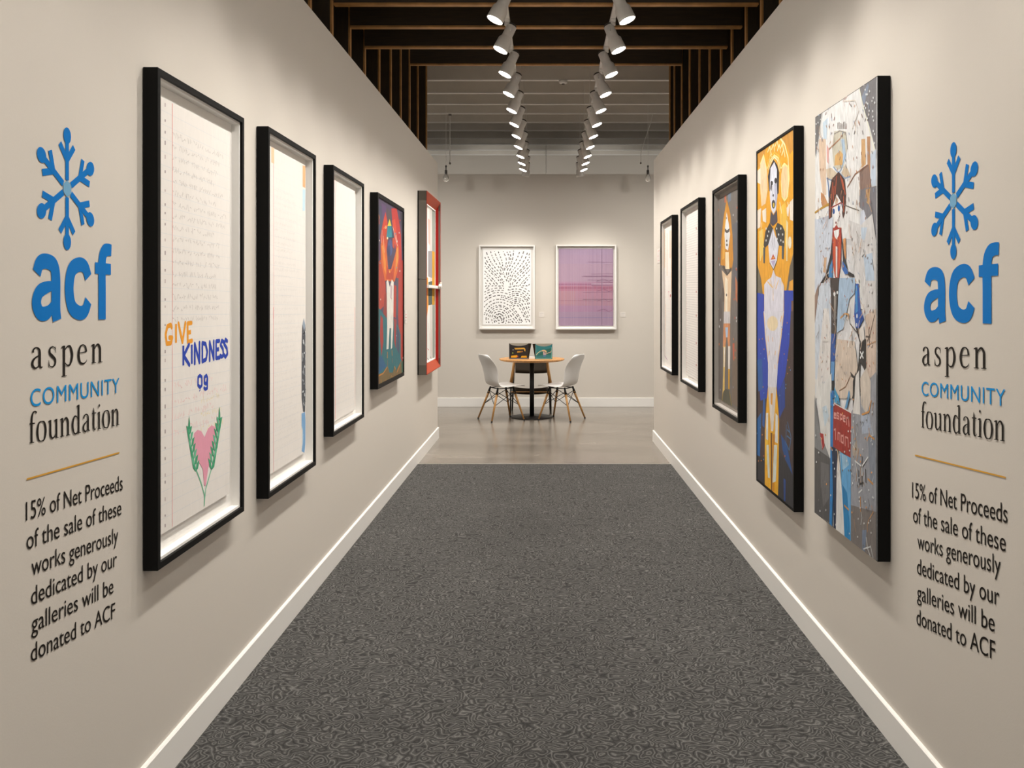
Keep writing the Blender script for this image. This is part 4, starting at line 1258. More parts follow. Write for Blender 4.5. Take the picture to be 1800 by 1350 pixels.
  ((206,142,74),7,[24,-716,78,-722]),
  ((206,142,74),7,[308,-288,287,-329,218,-347]),
  ((214,210,204),5,[260,-776,274,-812,301,-836]),
  ((214,210,204),5,[301,-795,328,-831]),
  ((214,210,204),5,[232,-826,301,-799]),
  ((214,210,204),5,[153,-529,175,-596]),
  ((120,116,112),0,[64,-305,61,-309,55,-310,52,-307,55,-303,61,-302]),
  ((226,150,80),0,[208,-518,205,-522,199,-523,197,-520,199,-516,205,-515]),
  ((226,150,80),0,[14,-369,11,-373,4,-374,1,-370,4,-366,11,-365]),
  ((210,206,200),0,[-66,-813,-70,-818,-77,-819,-80,-816,-77,-812,-70,-810]),
  ((120,116,112),0,[-57,-611,-60,-615,-67,-617,-70,-613,-67,-609,-60,-608]),
  ((210,206,200),0,[-62,-521,-66,-525,-72,-526,-76,-523,-72,-519,-66,-518]),
  ((210,206,200),0,[179,-796,176,-801,170,-802,167,-799,170,-795,176,-794]),
  ((120,116,112),0,[12,-586,8,-591,2,-592,-1,-589,2,-584,8,-583]),
  ((210,206,200),0,[-348,-385,-352,-389,-357,-390,-357,-386,-357,-382,-352,-381]),
  ((222,218,212),0,[-205,-836,-208,-836,-216,-836,-219,-836,-216,-836,-208,-836]),
  ((210,206,200),0,[133,-383,130,-387,124,-388,121,-385,124,-381,130,-380]),
  ((222,218,212),0,[-107,-529,-111,-533,-118,-534,-121,-531,-118,-527,-111,-526]),
  ((222,218,212),0,[245,-731,242,-735,236,-737,234,-734,236,-730,242,-728]),
  ((120,116,112),0,[328,-294,325,-298,320,-298,317,-295,320,-292,325,-291]),
  ((120,116,112),0,[-221,-720,-225,-724,-232,-726,-236,-723,-232,-718,-225,-717]),
  ((222,218,212),0,[-82,-597,-85,-602,-92,-603,-95,-600,-92,-595,-85,-594]),
  ((222,218,212),0,[339,-620,336,-624,331,-625,328,-622,331,-618,336,-617]),
  ((222,218,212),0,[-266,-806,-270,-811,-278,-812,-281,-809,-278,-804,-270,-803]),
  ((222,218,212),0,[-193,-385,-196,-389,-204,-390,-207,-387,-204,-382,-196,-381]),
  ((226,150,80),0,[134,-302,131,-306,125,-307,122,-304,125,-300,131,-299]),
  ((222,218,212),0,[-315,-613,-319,-617,-327,-619,-331,-615,-327,-611,-319,-609]),
  ((226,150,80),0,[33,-836,30,-836,24,-836,21,-836,24,-835,30,-833]),
  ((210,206,200),0,[-98,-577,-102,-581,-108,-582,-112,-579,-108,-575,-102,-573]),
  ((222,218,212),0,[200,-662,197,-666,192,-667,189,-664,192,-660,197,-659]),
  ((222,218,212),0,[257,-651,255,-655,249,-656,246,-653,249,-649,255,-648]),
  ((226,150,80),0,[-181,-678,-184,-683,-192,-684,-195,-681,-192,-676,-184,-675]),
  ((120,116,112),0,[159,-477,156,-481,151,-482,148,-479,151,-475,156,-474]),
  ((210,206,200),0,[139,-362,136,-366,130,-367,127,-364,130,-360,136,-359]),
  ((226,150,80),0,[257,-425,254,-429,249,-429,246,-426,249,-423,254,-422]),
  ((210,206,200),0,[195,-579,193,-583,187,-584,184,-581,187,-577,193,-576]),
  ((210,206,200),0,[-17,-530,-21,-534,-27,-535,-30,-532,-27,-528,-21,-527]),
  ((226,150,80),0,[-124,-521,-127,-525,-134,-526,-138,-523,-134,-519,-127,-518]),
  ((120,116,112),0,[-121,-358,-124,-362,-131,-363,-135,-359,-131,-355,-124,-354]),
  ((120,116,112),0,[177,-609,174,-613,169,-615,166,-612,169,-608,174,-606]),
  ((226,150,80),0,[320,-536,317,-540,312,-541,309,-538,312,-534,317,-533]),
  ((222,218,212),0,[294,-602,291,-606,286,-607,283,-605,286,-601,291,-600]),
  ((222,218,212),0,[94,-497,91,-501,85,-502,82,-499,85,-495,91,-494]),
  ((210,206,200),0,[126,-544,123,-548,117,-549,114,-546,117,-542,123,-541]),
  ((120,116,112),0,[105,-568,102,-573,96,-574,93,-571,96,-566,102,-565]),
  ((210,206,200),0,[207,-684,204,-688,198,-690,196,-687,198,-683,204,-681]),
  ((120,116,112),0,[-284,-764,-288,-769,-295,-771,-299,-768,-295,-763,-288,-761]),
  ((226,150,80),0,[210,-494,208,-498,202,-499,199,-496,202,-492,208,-491]),
  ((226,150,80),0,[-192,-482,-196,-486,-203,-487,-207,-484,-203,-479,-196,-478]),
  ((210,206,200),0,[316,-746,314,-750,308,-752,306,-749,308,-745,314,-744]),
  ((226,150,80),0,[-356,-452,-357,-457,-357,-458,-357,-454,-357,-449,-357,-448]),
  ((222,218,212),0,[110,-423,107,-427,101,-428,98,-424,101,-420,107,-420]),
  ((222,218,212),0,[-125,-711,-129,-715,-136,-717,-139,-714,-136,-709,-129,-708]),
  ((120,116,112),0,[-356,-619,-357,-624,-357,-625,-357,-622,-357,-617,-357,-616]),
  ((210,206,200),0,[93,-806,90,-811,84,-812,81,-810,84,-805,90,-804]),
  ((120,116,112),0,[211,-376,208,-380,202,-380,199,-377,202,-373,208,-373]),
  ((120,116,112),0,[83,-573,80,-577,74,-578,71,-575,74,-571,80,-570]),
  ((222,218,212),0,[-86,-348,-89,-352,-96,-353,-99,-349,-96,-345,-89,-344]),
  ((210,206,200),0,[-71,-626,-74,-630,-81,-632,-84,-629,-81,-624,-74,-623]),
  ((120,116,112),0,[234,-373,232,-377,226,-377,223,-374,226,-371,232,-370]),
  ((210,206,200),0,[-227,-383,-231,-387,-238,-388,-242,-384,-238,-380,-231,-379]),
  ((222,218,212),0,[81,-427,78,-431,71,-432,68,-429,71,-425,78,-424]),
  ((210,206,200),0,[-347,-685,-351,-690,-357,-692,-357,-688,-357,-684,-351,-682]),
  ((226,150,80),0,[-240,-503,-244,-508,-251,-509,-255,-506,-251,-501,-244,-500]),
  ((210,206,200),0,[-81,-775,-84,-780,-91,-781,-95,-779,-91,-774,-84,-772]),
  ((120,116,112),0,[80,-377,77,-381,71,-381,67,-378,71,-374,77,-373]),
  ((120,116,112),0,[139,-512,136,-516,130,-517,127,-514,130,-510,136,-509]),
  ((222,218,212),0,[294,-717,291,-721,286,-722,283,-720,286,-716,291,-714]),
  ((210,206,200),0,[325,-407,322,-411,317,-411,315,-408,317,-405,322,-404]),
  ((222,218,212),0,[-70,-313,-73,-317,-80,-317,-83,-314,-80,-310,-73,-309]),
  ((120,116,112),0,[-39,-331,-43,-335,-49,-335,-52,-332,-49,-328,-43,-327]),
  ((120,116,112),0,[196,-656,193,-660,187,-662,185,-659,187,-655,193,-653]),
  ((210,206,200),0,[-321,-503,-325,-507,-333,-509,-336,-505,-333,-500,-325,-499]),
  ((210,206,200),0,[-207,-836,-210,-836,-218,-836,-221,-836,-218,-836,-210,-836]),
  ((226,150,80),0,[269,-669,266,-673,261,-674,258,-671,261,-667,266,-666]),
  ((226,150,80),0,[156,-482,153,-486,147,-487,144,-484,147,-480,153,-479]),
  ((210,206,200),0,[189,-728,186,-732,181,-734,178,-731,181,-727,186,-725]),
  ((226,150,80),0,[155,-444,152,-448,146,-449,143,-446,146,-442,152,-441]),
  ((222,218,212),0,[-172,-836,-176,-836,-183,-836,-186,-836,-183,-836,-176,-836]),
  ((210,206,200),0,[-159,-413,-163,-417,-170,-418,-174,-415,-170,-410,-163,-409]),
  ((120,116,112),0,[-198,-671,-202,-676,-209,-677,-212,-674,-209,-670,-202,-668]),
  ((120,116,112),0,[328,-665,325,-669,320,-671,317,-668,320,-664,325,-663]),
  ((120,116,112),0,[272,-360,269,-364,263,-365,261,-362,263,-358,269,-357]),
  ((120,116,112),0,[241,-811,239,-815,233,-816,230,-814,233,-809,239,-808]),
  ((222,218,212),0,[-280,-567,-284,-572,-291,-573,-295,-570,-291,-565,-284,-564]),
  ((210,206,200),0,[-186,-783,-189,-788,-196,-790,-200,-787,-196,-782,-189,-780]),
  ((210,206,200),0,[237,-469,234,-472,228,-473,226,-470,228,-466,234,-466]),
  ((120,116,112),0,[246,-652,243,-656,237,-657,235,-654,237,-650,243,-649]),
  ((226,150,80),0,[123,-721,120,-725,114,-727,111,-724,114,-719,120,-718]),
  ((210,206,200),0,[122,-577,119,-581,113,-583,110,-580,113,-575,119,-574]),
  ((210,206,200),0,[331,-435,329,-439,323,-440,321,-437,323,-433,329,-432]),
  ((120,116,112),0,[176,-389,173,-392,167,-393,164,-390,167,-386,173,-385]),
  ((226,150,80),0,[128,-406,125,-410,119,-411,116,-408,119,-404,125,-403]),
  ((210,206,200),0,[42,-510,39,-515,32,-516,29,-512,32,-508,39,-507]),
  ((222,218,212),0,[-10,-679,-13,-684,-19,-685,-23,-682,-19,-678,-13,-676]),
  ((222,218,212),0,[330,-324,327,-328,322,-329,319,-326,322,-322,327,-321]),
  ((222,218,212),0,[131,-611,128,-615,122,-616,119,-613,122,-609,128,-608]),
  ((210,206,200),0,[313,-705,310,-709,305,-710,302,-708,305,-704,310,-702]),
  ((226,150,80),0,[-109,-526,-112,-530,-119,-531,-123,-528,-119,-524,-112,-522]),
  ((120,116,112),0,[-150,-836,-153,-836,-160,-836,-164,-836,-160,-836,-153,-836]),
  ((210,206,200),0,[202,-647,199,-651,193,-653,191,-650,193,-646,199,-644]),
  ((120,116,112),0,[42,-389,39,-393,33,-394,30,-390,33,-386,39,-386]),
  ((222,218,212),0,[-287,-836,-291,-836,-299,-836,-303,-836,-299,-836,-291,-836]),
  ((222,218,212),0,[333,-619,330,-623,325,-624,322,-621,325,-617,330,-616]),
  ((222,218,212),0,[66,-540,63,-544,57,-546,53,-542,57,-538,63,-537]),
  ((210,206,200),0,[110,-466,107,-470,100,-471,97,-468,100,-464,107,-463]),
  ((216,186,160),4,[-82,-22,-69,-47,-85,-77]),
  ((216,186,160),4,[-197,181,-186,155,-230,125]),
  ((240,234,228),4,[43,15,45,-9,27,-38]),
  ((206,160,120),4,[103,553,108,529,91,503]),
  ((240,234,228),4,[-47,-109,-65,-134,-71,-164]),
  ((160,172,184),4,[-174,74,-180,49,-171,18]),
  ((240,234,228),4,[-278,464,-280,438,-243,403]),
  ((216,186,160),4,[212,572,220,548,185,525]),
  ((206,160,120),4,[-276,783,-284,758,-247,721]),
  ((196,150,116),4,[-195,407,-187,381,-231,354]),
  ((140,124,114),4,[93,48,105,24,103,-4]),
  ((216,186,160),4,[-223,240,-238,215,-198,183]),
  ((160,172,184),4,[245,20,247,-2,270,-29]),
  ((216,186,160),4,[139,278,153,254,125,228]),
  ((240,234,228),4,[-251,-98,-246,-124,-242,-155]),
  ((240,234,228),4,[-222,201,-231,176,-254,145]),
  ((216,186,160),4,[200,-9,185,-32,192,-60]),
  ((206,160,120),4,[219,285,208,263,190,236]),
  ((160,172,184),4,[-3,58,-12,33,21,5]),
  ((216,186,160),4,[211,-64,223,-86,208,-114]),
  ((140,124,114),4,[-285,-37,-282,-63,-325,-96]),
  ((196,150,116),4,[281,470,271,449,256,424]),
  ((240,234,228),4,[236,163,251,140,244,113]),
  ((206,160,120),4,[231,49,243,26,201,-2]),
  ((140,124,114),4,[-90,27,-101,1,-71,-28]),
  ((216,186,160),4,[169,430,161,408,182,378]),
  ((196,150,116),4,[-183,190,-187,165,-145,133]),
  ((240,234,228),4,[88,-60,89,-84,74,-113]),
  ((206,160,120),4,[-159,616,-156,590,-162,560]),
  ((206,160,120),4,[116,-28,126,-51,91,-81]),
  ((240,234,228),4,[142,217,126,195,119,167]),
  ((206,160,120),4,[300,421,297,399,319,371]),
  ((140,124,114),4,[166,315,182,291,169,264]),
  ((206,160,120),4,[194,492,204,468,202,441]),
  ((216,186,160),4,[-110,716,-106,690,-129,664]),
  ((160,172,184),4,[-9,706,-10,682,-3,651]),
  ((196,150,116),4,[85,347,88,323,101,294]),
  ((196,150,116),4,[-184,413,-175,387,-177,356]),
  ((196,150,116),4,[-129,79,-143,54,-97,24]),
  ((216,186,160),4,[154,723,155,700,162,671]),
  ((196,150,116),4,[-69,-52,-81,-77,-108,-108])],
 'R2': [((238,164,28),0,[-366,885,366,882,366,-32,-366,-55]),
  ((208,142,46),0,[-366,876,-162,876,-250,802,-366,788]),
  ((206,142,50),0,[128,874,366,882,366,781,285,764,234,813]),
  ((250,228,170),10,[-131,845,-89,866,-65,827]),
  ((250,228,170),10,[-56,844,-15,865,8,826]),
  ((250,228,170),10,[17,850,56,871,79,832]),
  ((250,228,170),10,[59,821,98,842,120,804]),
  ((250,228,170),10,[114,819,152,840,174,802]),
  ((250,228,170),10,[-101,802,-59,824,-35,785]),
  ((250,228,170),10,[142,786,179,807,200,770]),
  ((244,206,160),0,[-289,808,-224,844,-146,764,-131,648,-177,585,-263,579,-295,691]),
  ((252,226,140),9,[-289,808,-218,843,-156,765]),
  ((246,206,152),0,[268,639,261,602,241,573,213,560,182,563,153,583,133,617,125,657,133,695,153,723,182,736,213,731,241,710,261,677]),
  ((252,232,150),10,[128,724,187,737,247,714,268,635,234,570,192,560,142,587,128,660]),
  ((252,232,170),12,[114,882,195,827,255,755,275,655,247,575]),
  ((252,228,150),10,[-131,762,-86,792,2,807,79,780,123,725]),
  ((250,236,190),8,[-107,751,-65,782,2,797,62,773,106,713]),
  ((244,190,60),8,[-146,771,-101,808,5,820,101,786,144,729]),
  ((243,224,204),0,[-366,780,-289,784,-282,698,-366,717]),
  ((243,224,204),0,[285,543,360,556,360,448,285,461]),
  ((243,224,204),0,[-366,566,-269,571,-289,472,-366,467]),
  ((243,224,204),0,[229,522,285,537,260,477,234,486]),
  ((243,224,204),0,[-250,554,-162,561,-162,485,-231,498]),
  ((250,190,70),0,[101,534,208,552,260,449,234,312,128,403]),
  ((252,200,90),0,[-321,451,-224,459,-208,335,-289,292]),
  ((238,222,190),0,[315,352,312,340,304,331,292,326,279,326,266,333,258,343,255,356,258,369,266,378,279,383,292,382,304,376,312,365]),
  ((246,222,170),0,[221,466,255,450,244,270,224,271]),
  ((250,232,190),8,[-305,403,-289,292]),
  ((250,232,190),8,[-256,493,-276,416]),
  ((250,232,190),8,[247,547,275,517]),
  ((250,232,190),8,[106,563,144,502]),
  ((112,102,82),0,[-366,278,-272,198,-231,109,-366,121]),
  ((102,92,76),0,[366,311,366,123,213,110,285,241]),
  ((232,160,40),0,[280,172,366,183,366,123,260,124]),
  ((44,40,46),0,[-125,719,-86,759,-12,787,59,750,95,707,84,608,31,603,-101,641]),
  ((226,222,232),0,[-71,753,2,773,53,728,53,662,62,596,34,532,-12,515,-56,541,-86,613,-86,680]),
  ((190,186,202),0,[5,661,56,662,56,582,28,542,11,587]),
  ((60,56,60),0,[-24,671,-26,666,-33,663,-42,662,-52,663,-62,666,-68,671,-71,677,-68,682,-62,685,-52,686,-42,685,-33,681,-26,676]),
  ((50,46,50),0,[56,673,54,667,47,663,36,661,25,663,15,667,8,673,5,680,8,686,15,690,25,691,36,690,47,686,54,680]),
  ((90,84,90),0,[-71,671,-41,660,-53,632,-77,649]),
  ((40,36,40),0,[-4,607,-11,602,-25,603,-33,611,-25,616,-11,615]),
  ((60,54,60),0,[22,561,19,551,9,545,-4,542,-20,543,-34,549,-44,558,-47,568,-44,577,-34,584,-20,587,-4,585,9,579,19,570]),
  ((214,180,60),0,[8,558,6,553,1,550,-5,548,-13,549,-20,552,-25,557,-27,562,-25,567,-20,570,-13,572,-5,571,1,568,6,564]),
  ((40,36,38),4,[-24,658,-30,621,-12,605]),
  ((72,66,76),0,[-65,536,-12,510,51,531,65,471,-27,456,-83,477]),
  ((50,50,48),0,[-215,372,-177,440,-86,478,-21,443,-86,374,-193,356]),
  ((50,50,48),0,[17,440,65,466,155,444,200,412,192,341,73,355]),
  ((222,220,210),0,[-149,453,-156,448,-168,449,-174,455,-168,461,-156,460]),
  ((222,220,210),0,[-119,413,-125,408,-137,409,-143,415,-137,420,-125,420]),
  ((222,220,210),0,[-95,434,-101,429,-113,430,-119,436,-113,441,-101,440]),
  ((222,220,210),0,[-149,393,-156,387,-168,388,-174,394,-168,400,-156,399]),
  ((222,220,210),0,[62,437,56,432,45,433,39,439,45,444,56,443]),
  ((222,220,210),0,[98,405,92,400,81,401,76,407,81,412,92,411]),
  ((222,220,210),0,[139,431,133,426,123,427,117,433,123,438,133,437]),
  ((222,220,210),0,[171,400,166,395,155,396,150,402,155,407,166,406]),
  ((222,220,210),0,[139,374,133,369,123,370,117,375,123,381,133,380]),
  ((222,220,210),0,[70,386,65,380,53,381,48,387,53,392,65,392]),
  ((222,220,210),0,[182,364,176,359,166,360,160,366,166,371,176,370]),
  ((70,84,90),0,[-221,360,-180,358,-190,277,-218,278]),
  ((70,84,90),0,[147,347,187,344,176,280,147,285]),
  ((226,221,226),0,[-116,368,-56,416,-21,447,17,411,92,355,53,278,-12,240,-86,275]),
  ((44,40,44),5,[-86,275,-12,238,53,278]),
  ((44,40,44),5,[-21,447,-41,378,-6,332,5,397]),
  ((204,62,40),0,[-65,289,-18,316,28,289]),
  ((190,170,200),0,[-65,283,28,282,-12,251]),
  ((240,190,40),0,[-4,297,-9,292,-21,292,-27,298,-21,302,-9,302]),
  ((223,215,221),0,[-199,166,-131,188,-53,201,-12,237,31,206,128,193,187,153,174,-38,-199,-49]),
  ((244,190,90),7,[-131,180,-27,148]),
  ((244,190,90),7,[-86,209,-47,156]),
  ((244,190,90),7,[31,206,5,148]),
  ((244,190,90),7,[87,183,31,140]),
  ((244,190,90),7,[-18,163,-18,82]),
  ((244,190,90),7,[139,203,155,132]),
  ((12,60,172),0,[-366,125,-205,116,-205,-49,-366,-55]),
  ((12,60,172),0,[192,132,366,130,366,-32,187,-37]),
  ((120,80,60),0,[315,83,366,83,366,-32,310,-34]),
  ((66,48,48),0,[-366,24,366,35,366,-878,-366,-885]),
  ((12,62,170),0,[-366,24,-207,27,-175,-106,-112,-235,-130,-415,-279,-447,-347,-243]),
  ((10,58,172),0,[174,32,307,34,281,-115,207,-278,68,-382,50,-291,130,-86]),
  ((20,90,160),0,[-354,-236,-246,-221,-230,-378,-330,-404]),
  ((18,60,140),0,[76,-363,201,-292,207,-422,96,-494]),
  ((20,96,158),0,[-366,-552,-259,-505,-289,-750,-366,-758]),
  ((16,74,134),0,[133,-562,234,-590,358,-738,307,-748,161,-631]),
  ((30,90,160),0,[-220,-425,-175,-420,-194,-579,-239,-570]),
  ((44,42,46),0,[-366,-747,-181,-735,-181,-885,-366,-885]),
  ((44,42,46),0,[85,-644,228,-677,366,-726,366,-878,71,-885]),
  ((30,66,130),0,[180,-766,218,-766,212,-875,185,-873]),
  ((60,110,150),7,[228,-505,223,-592,281,-615,312,-550,250,-488]),
  ((60,110,150),7,[244,-524,297,-531]),
  ((60,110,150),7,[239,-554,302,-559]),
  ((221,214,219),0,[-213,27,191,32,147,-85,79,-222,50,-347,-118,-363,-118,-235,-181,-99]),
  ((244,178,50),8,[-207,19,-168,-98,-112,-235]),
  ((244,178,50),8,[180,25,136,-86,73,-222]),
  ((240,232,220),5,[-187,19,-112,-235,-118,-352]),
  ((238,212,170),0,[79,-29,69,-45,40,-59,-2,-68,-50,-69,-94,-63,-125,-51,-137,-34,-125,-17,-94,-3,-50,5,-2,6,40,-1,69,-13]),
  ((240,170,60),8,[-118,-96,-112,-127]),
  ((240,170,60),8,[-26,-100,-20,-122]),
  ((240,170,60),8,[-87,-172,-102,-196]),
  ((240,170,60),8,[33,-165,21,-188]),
  ((240,170,60),8,[18,-233,24,-256]),
  ((240,170,60),8,[147,10,124,-20]),
  ((240,172,22),0,[-118,-359,50,-343,99,-494,93,-716,79,-876,-184,-875,-184,-594,-149,-448]),
  ((206,130,14),0,[-20,-585,21,-579,9,-867,-26,-871]),
  ((246,196,60),0,[-165,-591,-118,-522,-124,-756,-168,-764]),
  ((222,207,192),0,[-118,-359,50,-343,-14,-569,-56,-575]),
  ((226,150,40),0,[-62,-385,-20,-380,-32,-442,-62,-438]),
  ((112,62,12),0,[-65,-584,-32,-579,-32,-880,-56,-880]),
  ((216,216,202),0,[-149,-659,-102,-651,-78,-816,-118,-821]),
  ((216,216,202),0,[4,-634,65,-625,39,-809,-26,-829]),
  ((226,222,214),0,[-156,-496,-112,-490,-118,-631,-162,-630]),
  ((226,222,214),0,[33,-472,79,-481,73,-616,21,-617]),
  ((200,110,70),0,[215,-654,211,-659,202,-660,198,-657,202,-652,211,-651]),
  ((90,140,190),0,[122,-376,118,-380,110,-381,105,-378,110,-374,118,-373]),
  ((210,130,60),0,[202,-171,198,-175,190,-175,186,-172,190,-168,198,-167]),
  ((90,140,190),0,[280,-73,276,-77,269,-77,265,-73,269,-70,276,-69]),
  ((210,130,60),0,[260,-258,256,-262,249,-263,245,-260,249,-256,256,-255]),
  ((90,140,190),0,[-184,-217,-189,-222,-199,-222,-204,-219,-199,-214,-189,-214]),
  ((210,130,60),0,[-228,-619,-233,-623,-243,-625,-248,-621,-243,-617,-233,-615]),
  ((210,130,60),0,[-249,-757,-254,-762,-264,-764,-269,-761,-264,-756,-254,-754]),
  ((210,130,60),0,[-190,-169,-195,-173,-204,-174,-209,-170,-204,-166,-195,-165]),
  ((210,130,60),0,[263,-195,259,-199,251,-200,247,-196,251,-192,259,-192]),
  ((200,110,70),0,[-194,-723,-198,-728,-208,-730,-213,-727,-208,-722,-198,-720]),
  ((90,140,190),0,[-199,-743,-204,-748,-214,-749,-219,-746,-214,-741,-204,-740]),
  ((210,130,60),0,[-223,-117,-228,-121,-238,-122,-243,-118,-238,-114,-228,-113]),
  ((90,140,190),0,[159,-44,154,-48,146,-48,142,-45,146,-41,154,-40]),
  ((90,140,190),0,[229,-330,225,-335,217,-335,213,-332,217,-328,225,-327]),
  ((210,130,60),0,[-209,-367,-214,-372,-223,-372,-228,-369,-223,-364,-214,-363]),
  ((210,130,60),0,[-308,-770,-313,-775,-323,-777,-328,-773,-323,-768,-313,-766]),
  ((90,140,190),0,[310,-239,306,-242,298,-243,294,-240,298,-236,306,-235]),
  ((90,140,190),0,[-339,-628,-344,-633,-355,-634,-360,-631,-355,-626,-344,-624]),
  ((90,140,190),0,[-259,-196,-264,-201,-274,-201,-279,-198,-274,-193,-264,-193]),
  ((90,140,190),0,[-268,-587,-273,-592,-283,-593,-288,-589,-283,-585,-273,-583]),
  ((210,130,60),0,[255,-21,251,-25,243,-25,239,-21,243,-17,251,-17]),
  ((90,140,190),0,[-191,-396,-196,-401,-205,-402,-210,-398,-205,-393,-196,-392]),
  ((200,110,70),0,[291,-228,287,-232,279,-232,275,-229,279,-225,287,-224]),
  ((200,110,70),0,[-291,-123,-296,-127,-306,-127,-311,-123,-306,-119,-296,-119]),
  ((200,110,70),0,[167,-54,163,-58,154,-59,150,-55,154,-51,163,-51]),
  ((90,140,190),0,[234,-313,230,-317,222,-317,218,-314,222,-310,230,-309])],
 'R3': [((112,102,95),0,[-406,696,263,709,263,-719,-406,-680]),
  ((98,88,82),0,[-406,-32,-235,47,-235,-667,-406,-666]),
  ((96,94,98),0,[92,461,263,471,263,66,110,44]),
  ((120,100,84),0,[92,-275,263,-243,263,-659,63,-646]),
  ((196,98,60),0,[-158,687,-107,693,-120,618,-158,622]),
  ((110,122,136),0,[-45,701,39,703,39,614,-45,611]),
  ((190,110,70),0,[167,140,246,90,246,-29,179,-5]),
  ((190,90,60),0,[87,-275,145,-273,133,-383,98,-373]),
  ((202,132,30),0,[-288,224,-262,386,-196,523,-89,638,27,528,87,388,110,239,63,177,-107,208]),
  ((222,160,60),0,[-235,254,-184,484,-101,604,-133,441,-158,264]),
  ((226,221,216),0,[-133,479,-89,554,-27,476,15,405,-45,306,-133,324,-158,417]),
  ((90,84,80),0,[-158,458,-82,437,3,446,-9,424,-82,418,-145,434]),
  ((50,46,44),0,[-70,370,-79,362,-98,364,-107,372,-98,379,-79,378]),
  ((50,46,44),0,[-58,342,-70,334,-95,336,-107,345,-95,353,-70,352]),
  ((50,46,44),0,[-82,516,-89,510,-101,511,-107,518,-101,524,-89,523]),
  ((242,216,172),0,[-133,301,-27,295,-9,188,-133,192]),
  ((70,60,52),0,[-235,209,-184,220,-58,161,39,199,63,186,-58,140]),
  ((230,192,152),0,[-249,190,-82,146,63,177,39,32,15,-154,-184,-160,-158,33]),
  ((244,224,196),0,[-145,148,-58,121,-70,-131,-133,-133]),
  ((96,80,70),0,[-235,73,-184,72,-171,-18,-222,-18]),
  ((60,50,46),0,[-76,25,-85,16,-104,16,-114,25,-104,34,-85,34]),
  ((206,196,192),0,[-177,-82,15,-80,15,-192,-184,-198]),
  ((214,140,90),0,[-190,-160,15,-154,15,-304,-45,-307,-76,-207,-133,-311,-209,-316]),
  ((170,190,210),0,[-133,-184,-45,-181,-64,-245,-114,-247]),
  ((236,192,100),0,[-196,-308,-126,-305,-152,-479,-158,-620,-222,-627,-196,-470]),
  ((233,218,202),0,[-45,-301,21,-297,9,-453,3,-572,-45,-571]),
  ((240,226,210),0,[-184,-314,-139,-312,-158,-441,-184,-443]),
  ((206,150,40),0,[-45,-445,9,-441,3,-572,-45,-571]),
  ((84,80,62),0,[-275,-665,-184,-597,-107,-577,-9,-580,87,-674,-70,-680]),
  ((206,160,40),8,[-209,-613,-235,-667]),
  ((206,160,40),6,[-9,-580,63,-665]),
  ((206,200,196),0,[-378,11,-387,3,-403,3,-406,12,-403,20,-387,20]),
  ((190,84,56),0,[-358,127,-366,119,-382,120,-391,128,-382,136,-366,136]),
  ((206,200,196),0,[-354,119,-363,111,-379,111,-387,120,-379,128,-363,127]),
  ((206,200,196),0,[217,-135,210,-142,196,-143,190,-135,196,-128,210,-128]),
  ((190,84,56),0,[234,550,227,544,214,545,207,553,214,559,227,558]),
  ((190,84,56),0,[-334,269,-343,261,-359,262,-367,270,-359,278,-343,277]),
  ((190,84,56),0,[-345,-71,-353,-79,-370,-80,-378,-72,-370,-63,-353,-63]),
  ((190,84,56),0,[-375,594,-383,587,-400,589,-406,598,-400,605,-383,603]),
  ((190,84,56),0,[202,182,195,175,182,175,175,183,182,190,195,190]),
  ((150,146,150),0,[236,466,230,460,216,461,210,468,216,475,230,474]),
  ((150,146,150),0,[-300,224,-308,216,-324,217,-332,225,-324,233,-308,232]),
  ((200,120,70),0,[-364,-54,-372,-62,-389,-63,-397,-55,-389,-47,-372,-46]),
  ((200,120,70),0,[-371,550,-379,543,-395,544,-404,553,-395,560,-379,559]),
  ((150,146,150),0,[-377,-241,-385,-250,-401,-250,-406,-243,-401,-234,-385,-233]),
  ((200,120,70),0,[-335,591,-343,584,-359,586,-368,595,-359,602,-343,600]),
  ((150,146,150),0,[-326,347,-334,339,-350,340,-359,349,-350,356,-334,355]),
  ((190,84,56),0,[198,23,191,16,178,16,171,23,178,30,191,30]),
  ((200,120,70),0,[178,-359,171,-367,157,-368,150,-361,157,-353,171,-352]),
  ((206,200,196),0,[-310,-183,-318,-192,-334,-192,-342,-184,-334,-176,-318,-176]),
  ((150,146,150),0,[-381,-500,-390,-508,-406,-510,-406,-502,-406,-493,-390,-492]),
  ((150,146,150),0,[-282,-601,-290,-609,-306,-611,-314,-604,-306,-595,-290,-593]),
  ((206,200,196),0,[-302,227,-310,219,-326,220,-334,228,-326,236,-310,235]),
  ((206,200,196),0,[-346,-66,-354,-74,-370,-74,-379,-66,-370,-58,-354,-58]),
  ((206,200,196),0,[218,-115,211,-122,197,-123,191,-115,197,-108,211,-108]),
  ((190,84,56),0,[172,-116,165,-124,152,-124,145,-117,152,-109,165,-109]),
  ((150,146,150),0,[-336,36,-344,28,-361,29,-369,37,-361,45,-344,44]),
  ((200,120,70),0,[-315,-301,-323,-309,-340,-310,-348,-303,-340,-294,-323,-293]),
  ((206,200,196),0,[219,181,213,174,199,175,193,182,199,189,213,189]),
  ((190,84,56),0,[154,-3,148,-10,134,-10,127,-3,134,5,148,5]),
  ((150,146,150),0,[-278,355,-286,347,-302,348,-311,357,-302,364,-286,363]),
  ((200,120,70),0,[-400,638,-406,631,-406,633,-406,642,-406,649,-406,647]),
  ((200,120,70),0,[132,-247,125,-255,111,-256,104,-248,111,-241,125,-240]),
  ((190,84,56),0,[221,178,215,171,201,171,194,179,201,186,215,185]),
  ((200,120,70),0,[-346,60,-354,52,-370,52,-379,60,-370,68,-354,68]),
  ((206,200,196),0,[-272,-138,-280,-146,-296,-147,-304,-139,-296,-131,-280,-130]),
